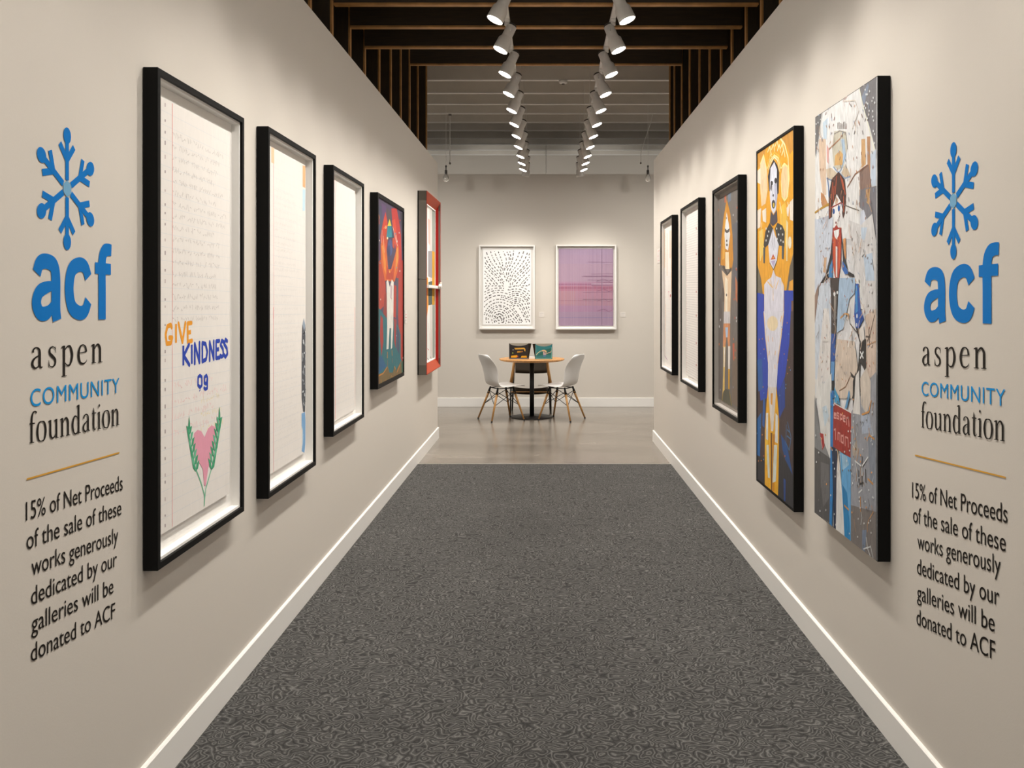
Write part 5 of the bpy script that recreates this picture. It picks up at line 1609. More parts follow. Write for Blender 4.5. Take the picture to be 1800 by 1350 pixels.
  ((206,200,196),0,[126,515,119,509,105,510,98,518,105,525,119,523]),
  ((190,84,56),0,[194,-314,187,-322,173,-323,167,-316,173,-308,187,-307]),
  ((150,146,150),0,[127,-544,120,-552,106,-554,99,-547,106,-539,120,-538]),
  ((190,84,56),0,[-359,464,-367,457,-383,458,-392,467,-383,474,-367,473]),
  ((150,146,150),0,[-401,-97,-406,-106,-406,-106,-406,-98,-406,-90,-406,-90])],
 'L4': [((78,62,88),0,[-564,671,564,672,564,-672,-564,-672]),
  ((70,70,92),0,[-564,587,-395,595,-271,505,-455,389,-564,413]),
  ((96,66,106),0,[-395,617,-207,614,-207,522,-346,498]),
  ((84,72,74),0,[-207,602,27,590,-8,515,-142,516]),
  ((206,62,36),0,[-437,379,-333,488,-233,571,-155,503,-129,412,-194,292,-395,303]),
  ((192,46,42),0,[6,618,241,660,368,535,445,452,508,111,241,80,241,327,62,485]),
  ((216,70,46),0,[34,531,175,555,308,331,234,290]),
  ((40,34,44),0,[399,626,564,635,564,271,508,342,477,493]),
  ((160,60,60),0,[-564,522,-502,540,-455,466,-526,450]),
  ((232,140,60),9,[-549,552,-502,529,-467,504]),
  ((186,60,42),0,[-564,249,-383,237,-233,48,-207,-90,-455,-133,-564,-121]),
  ((90,60,90),0,[-564,326,-431,312,-383,225,-526,197]),
  ((182,50,36),0,[308,206,564,259,564,-604,399,-521,315,-205,248,-18]),
  ((80,84,96),0,[234,105,323,107,308,-192,219,-178]),
  ((190,56,40),0,[118,54,226,43,204,-202,90,-188]),
  ((150,50,44),0,[-271,-21,-194,-9,-181,-252,-346,-202]),
  ((20,106,112),0,[-564,-110,-425,-133,-194,-194,-75,-291,97,-212,315,-267,564,-408,564,-617,-142,-603,-564,-583]),
  ((16,90,130),0,[-564,-458,-395,-448,-207,-540,-514,-572]),
  ((60,70,96),0,[248,-265,368,-331,368,-494,234,-437]),
  ((170,44,40),0,[-431,-167,-346,-191,-321,-361,-395,-459,-455,-311]),
  ((170,44,42),0,[118,-200,226,-215,204,-435,132,-383]),
  ((182,50,36),0,[414,-143,564,-120,556,-570,430,-523]),
  ((218,98,30),0,[-425,329,-302,371,-194,292,-129,161,-8,165,175,287,308,387,353,271,278,156,147,76,-271,76,-407,213]),
  ((238,140,50),0,[-383,315,-321,330,-233,209,-207,118,-296,161]),
  ((236,150,60),0,[234,327,308,356,308,256,175,140]),
  ((192,60,30),0,[-194,187,-42,134,118,199,90,90,-207,89]),
  ((196,70,34),0,[-283,435,-155,398,-168,328,-283,344]),
  ((196,70,40),0,[62,425,175,397,132,321,48,340]),
  ((232,208,62),0,[-161,472,-75,533,13,486]),
  ((30,132,142),0,[-155,475,6,488,111,409,-207,381]),
  ((20,70,90),0,[6,481,111,409,34,402]),
  ((72,86,132),0,[55,329,44,301,16,278,-26,264,-71,262,-111,272,-139,291,-148,317,-139,344,-111,367,-71,381,-26,384,16,375,44,355]),
  ((50,60,100),0,[-42,300,-46,281,-59,265,-78,256,-99,255,-118,263,-131,277,-135,295,-131,313,-118,329,-99,338,-78,339,-59,332,-46,318]),
  ((40,50,70),6,[-207,383,111,409]),
  ((90,40,60),6,[-62,275,-55,169]),
  ((240,170,80),0,[-148,385,-161,376,-187,374,-200,381,-187,390,-161,392]),
  ((240,170,80),0,[-55,145,-65,137,-85,136,-95,144,-85,153,-65,153]),
  ((242,216,192),9,[-370,428,-401,337]),
  ((242,216,192),9,[-327,392,-290,275]),
  ((242,216,192),9,[62,485,278,354]),
  ((242,216,192),9,[204,435,278,379]),
  ((250,220,180),0,[-200,462,-217,451,-249,448,-264,457,-249,468,-217,471]),
  ((250,220,180),0,[-129,388,-142,379,-168,378,-181,385,-168,394,-142,396]),
  ((230,120,50),9,[-321,444,-174,472]),
  ((236,226,211),0,[-200,69,-142,85,-69,33,20,90,104,72,83,-260,34,-420,-21,-429,-8,-272,-75,-269,-122,-420,-200,-420,-174,-252]),
  ((206,180,180),0,[-42,51,48,41,6,-67,-48,-43]),
  ((200,120,110),4,[-8,4,-35,-43,34,-55]),
  ((232,150,40),14,[-161,-439,-168,-485]),
  ((232,150,40),14,[27,-438,34,-480]),
  ((180,110,50),9,[-161,-497,-155,-544]),
  ((180,110,50),9,[34,-498,41,-534]),
  ((122,96,52),0,[-564,-572,-333,-576,-142,-545,-89,-596,62,-608,132,-565,204,-607,430,-549,564,-552,564,-672,-564,-672]),
  ((60,100,80),0,[445,-562,564,-552,564,-670,477,-641]),
  ((90,100,60),8,[-549,-628,-549,-651]),
  ((170,90,50),8,[-485,-598,-502,-649]),
  ((206,130,50),8,[-419,-616,-401,-652]),
  ((90,100,60),8,[-352,-639,-377,-648]),
  ((170,90,50),8,[-283,-639,-258,-652]),
  ((206,130,50),8,[-213,-630,-233,-647]),
  ((90,100,60),8,[-142,-638,-161,-647]),
  ((80,70,40),8,[-69,-628,-102,-645]),
  ((206,130,50),8,[6,-623,27,-649]),
  ((206,130,50),8,[83,-647,55,-644]),
  ((170,90,50),8,[161,-638,197,-649]),
  ((80,70,40),8,[241,-658,212,-643]),
  ((170,90,50),8,[323,-646,330,-646]),
  ((170,90,50),8,[407,-661,368,-641]),
  ((206,130,50),10,[-543,-586,-333,-581,-174,-548]),
  ((206,140,60),10,[132,-565,190,-594]),
  ((206,130,60),12,[241,-622,391,-571]),
  ((200,70,50),0,[414,564,402,556,379,554,368,560,379,568,402,570]),
  ((230,214,200),0,[373,464,362,457,339,455,328,461,339,468,362,470]),
  ((230,214,200),0,[-415,-59,-424,-65,-442,-65,-451,-59,-442,-53,-424,-53]),
  ((230,214,200),0,[276,391,265,384,243,382,232,388,243,395,265,397]),
  ((230,214,200),0,[-456,350,-465,344,-483,342,-491,348,-483,354,-465,355]),
  ((120,150,170),0,[202,445,192,437,170,436,159,442,170,449,192,450]),
  ((200,70,50),0,[224,563,213,555,191,553,180,559,191,566,213,568]),
  ((230,214,200),0,[558,-529,546,-535,522,-534,510,-526,522,-520,546,-522]),
  ((230,214,200),0,[401,164,389,157,366,157,355,163,366,170,389,170]),
  ((120,150,170),0,[243,-338,232,-344,210,-343,199,-336,210,-330,232,-331]),
  ((120,150,170),0,[-439,194,-448,188,-466,187,-475,193,-466,199,-448,199]),
  ((120,150,170),0,[254,186,243,179,221,178,210,184,221,191,243,192])],
 'L5': [((208,196,184),0,[-533,817,533,855,533,-855,-533,-800]),
  ((226,220,210),0,[-104,739,85,742,134,-775,-104,-774]),
  ((220,176,160),0,[-34,644,158,637,134,379,13,403]),
  ((150,150,136),0,[283,827,533,841,533,-838,334,-805]),
  ((150,142,140),0,[-10,323,296,339,296,62,-10,71]),
  ((204,144,20),0,[296,339,533,338,533,-209,296,-212]),
  ((72,82,74),0,[13,16,296,33,296,-207,-10,-213]),
  ((226,150,64),0,[-150,67,-10,55,13,-213,-127,-352]),
  ((190,80,90),6,[-10,-386,110,-565]),
  ((206,150,110),10,[233,-458,233,-684]),
  ((60,50,46),10,[-58,-730,13,-754]),
  ((80,60,46),10,[158,-728,233,-756]),
  ((206,90,90),8,[-58,-636,37,-657])],
 'L1': [((232,150,140),4,[-218,687,-218,-2]),
  ((236,170,165),4,[-218,34,-218,-668]),
  ((232,148,28),15,[-223,-30,-230,-22,-256,-26,-269,-51,-261,-80,-230,-80,-219,-63,-241,-62]),
  ((232,148,28),15,[-190,-20,-190,-81]),
  ((232,148,28),15,[-170,-19,-138,-81,-114,-19]),
  ((232,148,28),15,[-62,-20,-96,-21,-94,-83,-58,-80]),
  ((232,148,28),15,[-94,-52,-67,-50]),
  ((22,58,160),15,[-131,-93,-131,-158]),
  ((22,58,160),15,[-84,-92,-128,-126,-81,-160]),
  ((22,58,160),15,[-60,-93,-60,-158]),
  ((22,58,160),15,[-35,-158,-35,-92,7,-157,7,-90]),
  ((22,58,160),15,[33,-92,33,-156,67,-151,78,-125,63,-97,33,-92]),
  ((22,58,160),15,[101,-156,101,-92,140,-155,140,-91]),
  ((22,58,160),15,[196,-92,163,-92,163,-153,200,-153]),
  ((22,58,160),15,[163,-123,192,-122]),
  ((22,58,160),15,[239,-98,220,-92,208,-107,233,-125,237,-146,220,-152,204,-146]),
  ((22,58,160),15,[277,-97,258,-90,245,-106,273,-124,279,-144,258,-155,243,-146]),
  ((22,58,160),12,[11,-203,-5,-207,-7,-234,13,-244,28,-238,28,-210,11,-203]),
  ((22,58,160),12,[9,-252,11,-256]),
  ((22,58,160),12,[67,-209,52,-212,52,-233,70,-237,80,-218,70,-207,59,-210]),
  ((22,58,160),12,[80,-218,78,-253,59,-255,48,-249]),
  ((226,150,164),0,[-49,-418,-39,-394,-11,-387,22,-396,52,-421,85,-396,120,-389,152,-400,163,-426,148,-463,116,-501,85,-539,63,-595,48,-588,37,-530,-5,-494,-35,-461]),
  ((100,176,134),6,[48,-662,52,-624,22,-576,-32,-510,-84,-399,-84,-365]),
  ((100,176,134),6,[48,-662,63,-605,116,-545,175,-475,196,-338]),
  ((60,150,104),0,[-28,-527,-49,-512,-62,-480,-37,-497]),
  ((60,150,104),0,[-28,-527,-7,-520,6,-492,-19,-500]),
  ((100,176,134),0,[-38,-505,-58,-490,-70,-460,-46,-475]),
  ((60,150,104),0,[-38,-505,-17,-498,-5,-471,-29,-478]),
  ((60,150,104),0,[-47,-483,-66,-468,-77,-439,-55,-453]),
  ((100,176,134),0,[-47,-483,-28,-475,-16,-449,-39,-455]),
  ((60,150,104),0,[-56,-461,-75,-447,-85,-419,-64,-431]),
  ((60,150,104),0,[-56,-461,-38,-453,-27,-428,-49,-433]),
  ((100,176,134),0,[-66,-439,-83,-425,-93,-399,-73,-409]),
  ((60,150,104),0,[-66,-439,-48,-431,-38,-407,-58,-411]),
  ((60,150,104),0,[-75,-417,-91,-404,-101,-379,-82,-387]),
  ((100,176,134),0,[-75,-417,-58,-409,-49,-386,-68,-389]),
  ((60,150,104),0,[-84,-395,-99,-382,-108,-359,-90,-366]),
  ((60,150,104),0,[-84,-395,-69,-387,-59,-366,-78,-368]),
  ((60,150,104),0,[-93,-371,-89,-351,-84,-328,-77,-353,-75,-373]),
  ((60,150,104),0,[120,-548,97,-532,84,-499,110,-516]),
  ((60,150,104),0,[120,-548,144,-541,157,-511,130,-520]),
  ((100,176,134),0,[130,-528,108,-512,95,-480,121,-496]),
  ((60,150,104),0,[130,-528,153,-520,167,-492,140,-499]),
  ((60,150,104),0,[141,-508,119,-492,106,-461,132,-476]),
  ((100,176,134),0,[141,-508,163,-500,176,-472,150,-479]),
  ((60,150,104),0,[151,-487,130,-472,118,-442,142,-455]),
  ((60,150,104),0,[151,-487,173,-479,185,-452,160,-458]),
  ((100,176,134),0,[162,-466,141,-451,130,-423,153,-434]),
  ((60,150,104),0,[162,-466,182,-458,195,-432,170,-437]),
  ((60,150,104),0,[172,-446,153,-431,141,-403,164,-414]),
  ((100,176,134),0,[172,-446,192,-437,204,-412,181,-416]),
  ((60,150,104),0,[183,-425,164,-410,153,-384,175,-393]),
  ((60,150,104),0,[183,-425,202,-416,213,-392,191,-395]),
  ((100,176,134),0,[194,-404,175,-389,165,-364,186,-372]),
  ((60,150,104),0,[194,-404,212,-394,223,-372,201,-374]),
  ((60,150,104),0,[184,-377,188,-356,194,-331,202,-357,204,-380])],
 'L2': [((236,176,170),5,[-214,699,-210,-29]),
  ((226,170,120),0,[255,709,308,712,308,604,255,605]),
  ((190,210,214),0,[252,593,305,596,297,491,252,486]),
  ((238,190,150),0,[-247,723,-205,724,-205,647,-247,648]),
  ((230,160,158),6,[-216,21,-212,-708]),
  ((74,74,78),0,[247,-72,274,-39,308,-74,325,-134,330,-300,325,-435,297,-499,263,-495,236,-425,236,-167]),
  ((150,158,168),0,[252,-68,277,-36,308,-77,280,-103]),
  ((120,160,196),0,[236,-499,297,-499,319,-539,302,-657,286,-699,236,-683,269,-607,236,-558]),
  ((160,196,220),0,[252,-531,269,-622,252,-678]),
  ((150,150,152),9,[268,-121,267,-102]),
  ((150,150,152),9,[254,-295,267,-308]),
  ((150,150,152),9,[267,-291,279,-306]),
  ((210,208,204),9,[270,-451,284,-466]),
  ((150,150,152),9,[306,-158,296,-174]),
  ((150,150,152),9,[316,-419,298,-422]),
  ((210,208,204),9,[297,-281,286,-270]),
  ((30,30,34),9,[315,-406,331,-386]),
  ((150,150,152),9,[272,-358,287,-359]),
  ((150,150,152),9,[280,-316,278,-304]),
  ((210,208,204),9,[270,-394,250,-397]),
  ((150,150,152),9,[271,-290,280,-275]),
  ((210,208,204),9,[297,-107,303,-105]),
  ((30,30,34),9,[265,-251,257,-253]),
  ((210,208,204),9,[313,-121,322,-112]),
  ((210,208,204),9,[291,-421,283,-406]),
  ((30,30,34),9,[283,-97,264,-117]),
  ((150,150,152),9,[271,-346,250,-335]),
  ((150,150,152),9,[317,-390,333,-408]),
  ((30,30,34),9,[298,-112,284,-109]),
  ((210,208,204),9,[261,-230,254,-207]),
  ((150,150,152),9,[255,-146,277,-150]),
  ((210,208,204),9,[281,-162,264,-142]),
  ((210,208,204),9,[301,-317,306,-319]),
  ((210,208,204),9,[291,-208,274,-208]),
  ((210,208,204),9,[304,-243,303,-232]),
  ((150,150,152),9,[280,-95,277,-101]),
  ((210,208,204),9,[281,-165,260,-153]),
  ((210,208,204),9,[268,-162,265,-151]),
  ((150,150,152),9,[274,-431,277,-453]),
  ((30,30,34),9,[279,-435,296,-447]),
  ((150,150,152),9,[255,-231,243,-247]),
  ((150,150,152),9,[312,-449,303,-446]),
  ((150,150,152),9,[312,-206,314,-213])],
 'L3': [((240,186,176),10,[-218,685,-218,-100]),
  ((240,206,196),0,[-250,698,-177,690,-199,610,-243,605]),
  ((226,170,130),0,[295,687,335,687,335,616,299,617]),
  ((236,170,160),9,[-221,-36,-221,-667]),
  ((236,180,164),0,[286,-41,348,-41,348,-657,295,-656]),
  ((190,60,50),0,[335,-70,326,-78,308,-77,299,-69,308,-61,326,-61]),
  ((190,60,50),0,[335,-117,326,-125,308,-124,299,-116,308,-108,326,-108]),
  ((190,60,50),0,[335,-221,326,-229,308,-228,299,-219,308,-212,326,-212]),
  ((190,60,50),0,[335,-296,326,-304,308,-303,299,-295,308,-287,326,-288]),
  ((190,60,50),0,[335,-367,326,-375,308,-374,299,-365,308,-357,326,-359]),
  ((190,60,50),0,[335,-429,326,-436,308,-435,299,-426,308,-419,326,-420]),
  ((190,60,50),0,[335,-448,326,-455,308,-454,299,-445,308,-437,326,-439]),
  ((190,60,50),0,[335,-467,326,-474,308,-473,299,-464,308,-456,326,-458]),
  ((190,60,50),0,[335,-504,326,-512,308,-510,299,-501,308,-494,326,-495]),
  ((190,60,50),0,[335,-533,326,-540,308,-538,299,-529,308,-522,326,-524]),
  ((190,60,50),0,[335,-590,326,-597,308,-595,299,-586,308,-579,326,-580]),
  ((190,60,50),0,[335,-642,326,-649,308,-647,299,-637,308,-630,326,-632])],
 'R4': [((232,190,182),7,[-412,650,-391,-672]),
  ((232,190,182),6,[147,644,147,-641]),
  ((200,130,120),0,[-398,184,-410,174,-433,175,-433,185,-433,195,-410,194]),
  ((200,130,120),0,[-398,-53,-410,-63,-433,-63,-433,-53,-433,-43,-410,-43]),
  ((200,130,120),0,[-398,-167,-410,-177,-433,-178,-433,-168,-433,-158,-410,-157]),
  ((200,130,120),0,[-398,-347,-410,-357,-433,-358,-433,-349,-433,-338,-410,-337]),
  ((200,130,120),0,[-398,-534,-410,-545,-433,-547,-433,-538,-433,-527,-410,-525]),
  ((190,130,120),0,[168,507,158,498,136,500,126,510,136,518,158,517]),
  ((190,130,120),0,[168,311,158,302,136,303,126,313,136,321,158,320]),
  ((190,130,120),0,[168,24,158,15,136,15,126,24,136,33,158,33]),
  ((190,130,120),0,[168,-157,158,-166,136,-167,126,-158,136,-148,158,-148]),
  ((190,130,120),0,[168,-368,158,-378,136,-379,126,-370,136,-361,158,-359]),
  ((190,130,120),0,[168,-534,158,-544,136,-546,126,-537,136,-527,158,-526])],
 'R5': [((224,164,104),26,[-353,625,-353,263]),
  ((226,178,128),26,[-187,585,-187,183]),
  ((220,156,98),26,[25,596,25,341]),
  ((228,188,150),26,[102,591,102,31]),
  ((236,190,190),10,[-381,264,-381,-576]),
  ((220,170,170),8,[-27,32,-106,33,51,-59,77,-439]),
  ((190,110,100),0,[-367,302,-389,288,-389,290,-389,305,-389,319,-389,318]),
  ((190,110,100),0,[90,-5,70,-19,32,-19,12,-5,32,10,70,9]),
  ((190,110,100),0,[-389,-424,-389,-440,-389,-442,-389,-428,-389,-412,-389,-410]),
  ((190,110,100),0,[-339,-79,-360,-94,-389,-94,-389,-80,-389,-65,-360,-64]),
  ((226,190,150),16,[-269,-79,-297,-457]),
  ((190,150,170),10,[-381,-576,-160,-609])],
}


def pig(col):
    r, g, b = (v / 255 for v in col)
    r, g, b = lin((r, g, b))
    return (min(0.86, r * PIG[0]), min(0.86, g * PIG[1]), min(0.86, b * PIG[2]))
PIG = (0.95, 1.02, 1.10)

def lay(mb, items, y0, step=0.00002, gain=1.0):
    """put pigment shapes on a sheet, each layer a hair in front of the last; returns next layer depth"""
    y = y0
    fleck = False
    for c, w, a in items:
        pts = [(a[i] / 1000, a[i + 1] / 1000) for i in range(0, len(a), 2)]
        y -= step * 0.12 if (fleck and w in (4, 5)) else step      # small flecks lie almost in one layer
        fleck = w in (4, 5)
        if w == 0:
            area = sum(pts[i][0] * pts[(i + 1) % len(pts)][1] - pts[(i + 1) % len(pts)][0] * pts[i][1] for i in range(len(pts)))
            if area < 0: pts = pts[::-1]
            mb.poly(pts, y, tuple(v * gain for v in pig(c)))
        else:
            (mb.brush if w > 6 and len(pts) > 2 else mb.stroke)(pts, w / 1000, y, tuple(v * gain for v in pig(c)))
    return y

def ring(mb, w, h, t, y0, y1, lip=0.0):
    """mitred rectangular frame: outer w x h, face width t, from y0 (back) to y1 (front, negative)"""
    o = [(-w / 2, -h / 2), (w / 2, -h / 2), (w / 2, h / 2), (-w / 2, h / 2)]
    i_ = [(-w / 2 + t, -h / 2 + t), (w / 2 - t, -h / 2 + t), (w / 2 - t, h / 2 - t), (-w / 2 + t, h / 2 - t)]
    vs = [(x, y, z) for y in (y0, y1) for x, z in o] + [(x, y, z) for y in (y0, y1) for x, z in i_]
    fs = []
    for k in range(4):
        n = (k + 1) % 4
        fs += [(k, n, 4 + n, 4 + k), (12 + k, 12 + n, 8 + n, 8 + k), (4 + k, 4 + n, 12 + n, 12 + k), (8 + k, 8 + n, n, k)]
    return mb.add(vs, fs)

def handwriting(mb, x0, x1, ztop, zbot, rows, y, col, size, rnd, tilt=0.0, fill=0.9):
    dz = (ztop - zbot) / rows
    for r in range(rows):
        z = ztop - dz * (r + 0.6)
        x = x0
        xe = x0 + (x1 - x0) * rnd.uniform(fill - 0.25, fill)
        while x < xe:
            wl = rnd.randint(2, 6)
            for _ in range(wl):
                pts = []
                k = rnd.randint(3, 5)
                for j in range(k):
                    pts.append((x + size * 0.7 * j / k + rnd.uniform(-.15, .15) * size, z + tilt * (x - x0) + rnd.uniform(-0.1, 0.9) * size))
                mb.stroke(pts, size * 0.12, y, col)
                x += size * 0.85
            x += size * 0.7

def wall_item(name, side, yn, yf, zt, zb):
    loc, rz = wall_frame(side, (yn + yf) / 2, (zt + zb) / 2)
    return empty(name, loc, rz), yf - yn, zt - zb

def letter_work(side, rect, depth, paper, items, label, rows, seed, hand, rule=0.042, rule_col=(216, 210, 204), notes=None):
    """black shadow-box frame with white liner; a tall ruled sheet floats inside"""
    root, w, h = wall_item('framed_letter', side, *rect)
    t = 0.021
    ring(MB(), w, h, t, -0.002, -depth).build('frame', M['black'], root, 0.0015)
    ring(MB(), w - 2 * t + 0.002, h - 2 * t + 0.002, 0.010, -0.004, -depth + 0.010).build('liner', M['liner'], root)
    MB().box(-w / 2 + t, w / 2 - t, -0.008, -0.003, -h / 2 + t, h / 2 - t).build('mount_board', M['paper_white'], root)
    pw, pz0, pz1 = paper
    zc = (rect[2] + rect[3]) / 2
    z0, z1 = pz0 - zc, pz1 - zc
    mb = MB()
    yp = -0.020
    base = pig((230, 218, 206))
    mb.box(-pw / 2, pw / 2, yp, yp + 0.002, z0, z1)
    mb.c = [base] * len(mb.f)
    rnd = random.Random(seed)
    y = yp - 0.0001
    n = int((z1 - z0) / rule)
    for k in range(1, n):
        z = z0 + (z1 - z0) * k / n
        mb.stroke([(-pw / 2, z + 0.004), (pw / 2, z - 0.004)], 0.0016 if rule > 0.03 else 0.003, y, pig(rule_col))
    y -= 0.00005
    if hand:
        hx0, hx1, hz1, hz0, size, col = hand
        handwriting(mb, hx0, hx1, hz1, hz0, rows, y, pig(col), size, rnd)
    for hx0, hx1, hz1, hz0, nr, size, col in notes or []:
        handwriting(mb, hx0, hx1, hz1, hz0, nr, y, pig(col), size, rnd)
    y -= 0.00005
    xm = -pw / 2 + 0.03
    n = int((z1 - z0) / 0.042)
    for k in range(n):
        z = z0 + (z1 - z0) * (k + rnd.uniform(0.2, 0.8)) / n
        c = (192, 128, 120) if side == 'R' else ((122, 106, 102) if rnd.random() < .7 else (176, 154, 148))
        s = rnd.uniform(0.003, 0.007)
        mb.poly([(xm - 0.003, z - s), (xm + 0.003, z - s), (xm + 0.003, z + s), (xm - 0.003, z + s)], y, pig(c))
    items2 = []
    for c, wd, a in items:
        b = list(a)
        for i in range(0, len(b), 2):
            b[i] = max(-pw * 500 + 1, min(pw * 500 - 1, b[i]))
            b[i + 1] = max(z0 * 1000 + 1, min(z1 * 1000 - 1, b[i + 1]))
        items2.append((c, wd, b))
    lay(mb, items2, y - 0.0001)
    mb.build('sheet', M['drawing'], root)
    tag(root, label, 'framed letter', 'tall framed letters on the corridor walls')
    return root

def painting(side, rect, depth, key, label, t, canvas_back=0.004, name='framed_painting', frame_mat='black', edge_only=False, cat='painting'):
    root, w, h = wall_item(name, side, *rect)
    if edge_only:                      # canvas stretched flush with the front of a black tray edge
        ring(MB(), w, h, 0.006, -0.002, -depth).build('frame', M[frame_mat], root, 0.001)
        c = depth + 0.0005
        hw, hh = w / 2 - 0.003, h / 2 - 0.003
        hb = depth - 0.03
    else:
        ring(MB(), w, h, t, -0.002, -depth).build('frame', M[frame_mat], root, 0.0015)
        c = depth - canvas_back
        hw, hh = w / 2 - t + 0.001, h / 2 - t + 0.001
        hb = c - 0.02
    mb = MB().box(-hw, hw, -c, -max(0.003, hb), -hh, hh)
    base = pig(ART[key][0][0])
    mb.c = [base] * len(mb.f)
    items = []
    for cc, wd, a in ART[key]:
        b = list(a)
        for i in range(0, len(b), 2):
            b[i] = max(-hw * 1000, min(hw * 1000, b[i])); b[i + 1] = max(-hh * 1000, min(hh * 1000, b[i + 1]))
        items.append((cc, wd, b))
    lay(mb, items, -c - 0.0001, gain=0.84)
    mb.build('canvas', M['paint'], root)
    tag(root, label, cat, 'tall paintings on the corridor walls')
    return root

# left wall, nearest first
letter_work('L', (2.735, 3.511, 2.218, 0.703), 0.047, (0.605, 0.790, 2.146), ART['L1'],
            'black framed letter page with GIVE KINDNESS lettering and a pink heart', 17, 11,
            (-0.215, 0.26, 0.60, -0.03, 0.021, (196, 184, 174)), notes=[(-0.20, 0.26, -0.20, -0.40, 4, 0.026, (236, 196, 188)), (0.02, 0.24, -0.27, -0.42, 3, 0.022, (238, 216, 164))])
letter_work('L', (3.797, 4.572, 2.242, 0.687), 0.052, (0.610, 0.765, 2.180), ART['L2'],
            'black framed pale letter page with a dark streaked band, second on the left wall', 40, 12,
            (-0.20, 0.20, 0.55, -0.62, 0.014, (214, 203, 194)))
letter_work('L', (4.928, 5.749, 2.248, 0.775), 0.054, (0.600, 0.838, 2.188), ART['L3'],
            'black framed pale letter page with a red dotted edge, third on the left wall', 42, 13,
            (-0.24, 0.24, 0.50, -0.60, 0.013, (216, 205, 196)))
painting('L', (6.202, 7.330, 2.250, 0.905), 0.056, 'L4', 'black framed painting of a red and orange figure in white trousers', 0.030, 0.008)

# right wall, nearest first
painting('R', (3.129, 3.844, 2.289, 0.617), 0.046, 'R1', 'tall pale painting of a white hooded figure with a red sign', 0.0, edge_only=True, name='canvas_painting')
painting('R', (4.165, 4.898, 2.315, 0.545), 0.047, 'R2', 'black edged gold and blue painting of a standing figure, second on the right wall', 0.014, 0.004)

def grey_box_painting():
    rect = (5.324, 6.135, 2.250, 0.795)
    root, w, h = wall_item('framed_painting', 'R', *rect)
    d, t = 0.052, 0.022
    ring(MB(), w, h, t, -0.002, -d).build('frame', M['black'], root, 0.0015)
    ring(MB(), w - 2 * t + 0.002, h - 2 * t + 0.002, 0.010, -0.004, -d + 0.010).build('liner', mat('pale_grey_liner', (0.42, 0.39, 0.36), 0.5), root)
    hw, hh = w / 2 - t - 0.008, h / 2 - t - 0.008
    MB().box(-hw, hw, -0.008, -0.003, -hh, hh).build('mount_board', mat('grey_mount_board', (0.36, 0.33, 0.30), 0.8), root)
    hw -= 0.02; hh -= 0.03
    mb = MB().box(-hw, hw, -0.018, -0.010, -hh, hh)
    mb.c = [pig(ART['R3'][0][0])] * len(mb.f)
    items = []
    for cc, wd, a in ART['R3']:
        b = list(a)
        for i in range(0, len(b), 2):
            b[i] = max(-hw * 1000, min(hw * 1000, b[i])); b[i + 1] = max(-hh * 1000, min(hh * 1000, b[i + 1]))
        items.append((cc, wd, b))
    lay(mb, items, -0.0181, gain=0.9)
    mb.build('canvas', M['paint'], root)
    tag(root, 'black framed grey painting of a thin figure with orange hair, third on the right wall', 'painting', 'tall paintings on the corridor walls')
grey_box_painting()
letter_work('R', (6.666, 7.532, 2.266, 0.840), 0.054, (0.66, 0.905, 2.205), ART['R4'],
            'black framed page of closely ruled writing, fourth on the right wall', 46, 14,
            (-0.26, 0.26, 0.48, -0.58, 0.013, (207, 197, 190)), rule=0.019, rule_col=(198, 189, 181))
letter_work('R', (8.006, 8.785, 2.264, 0.850), 0.056, (0.66, 0.885, 2.230), ART['R5'],
            'black framed pale page with tan stripes at its top, farthest on the right wall', 20, 15,
            (-0.22, 0.20, 0.0, -0.55, 0.014, (223, 212, 204)))

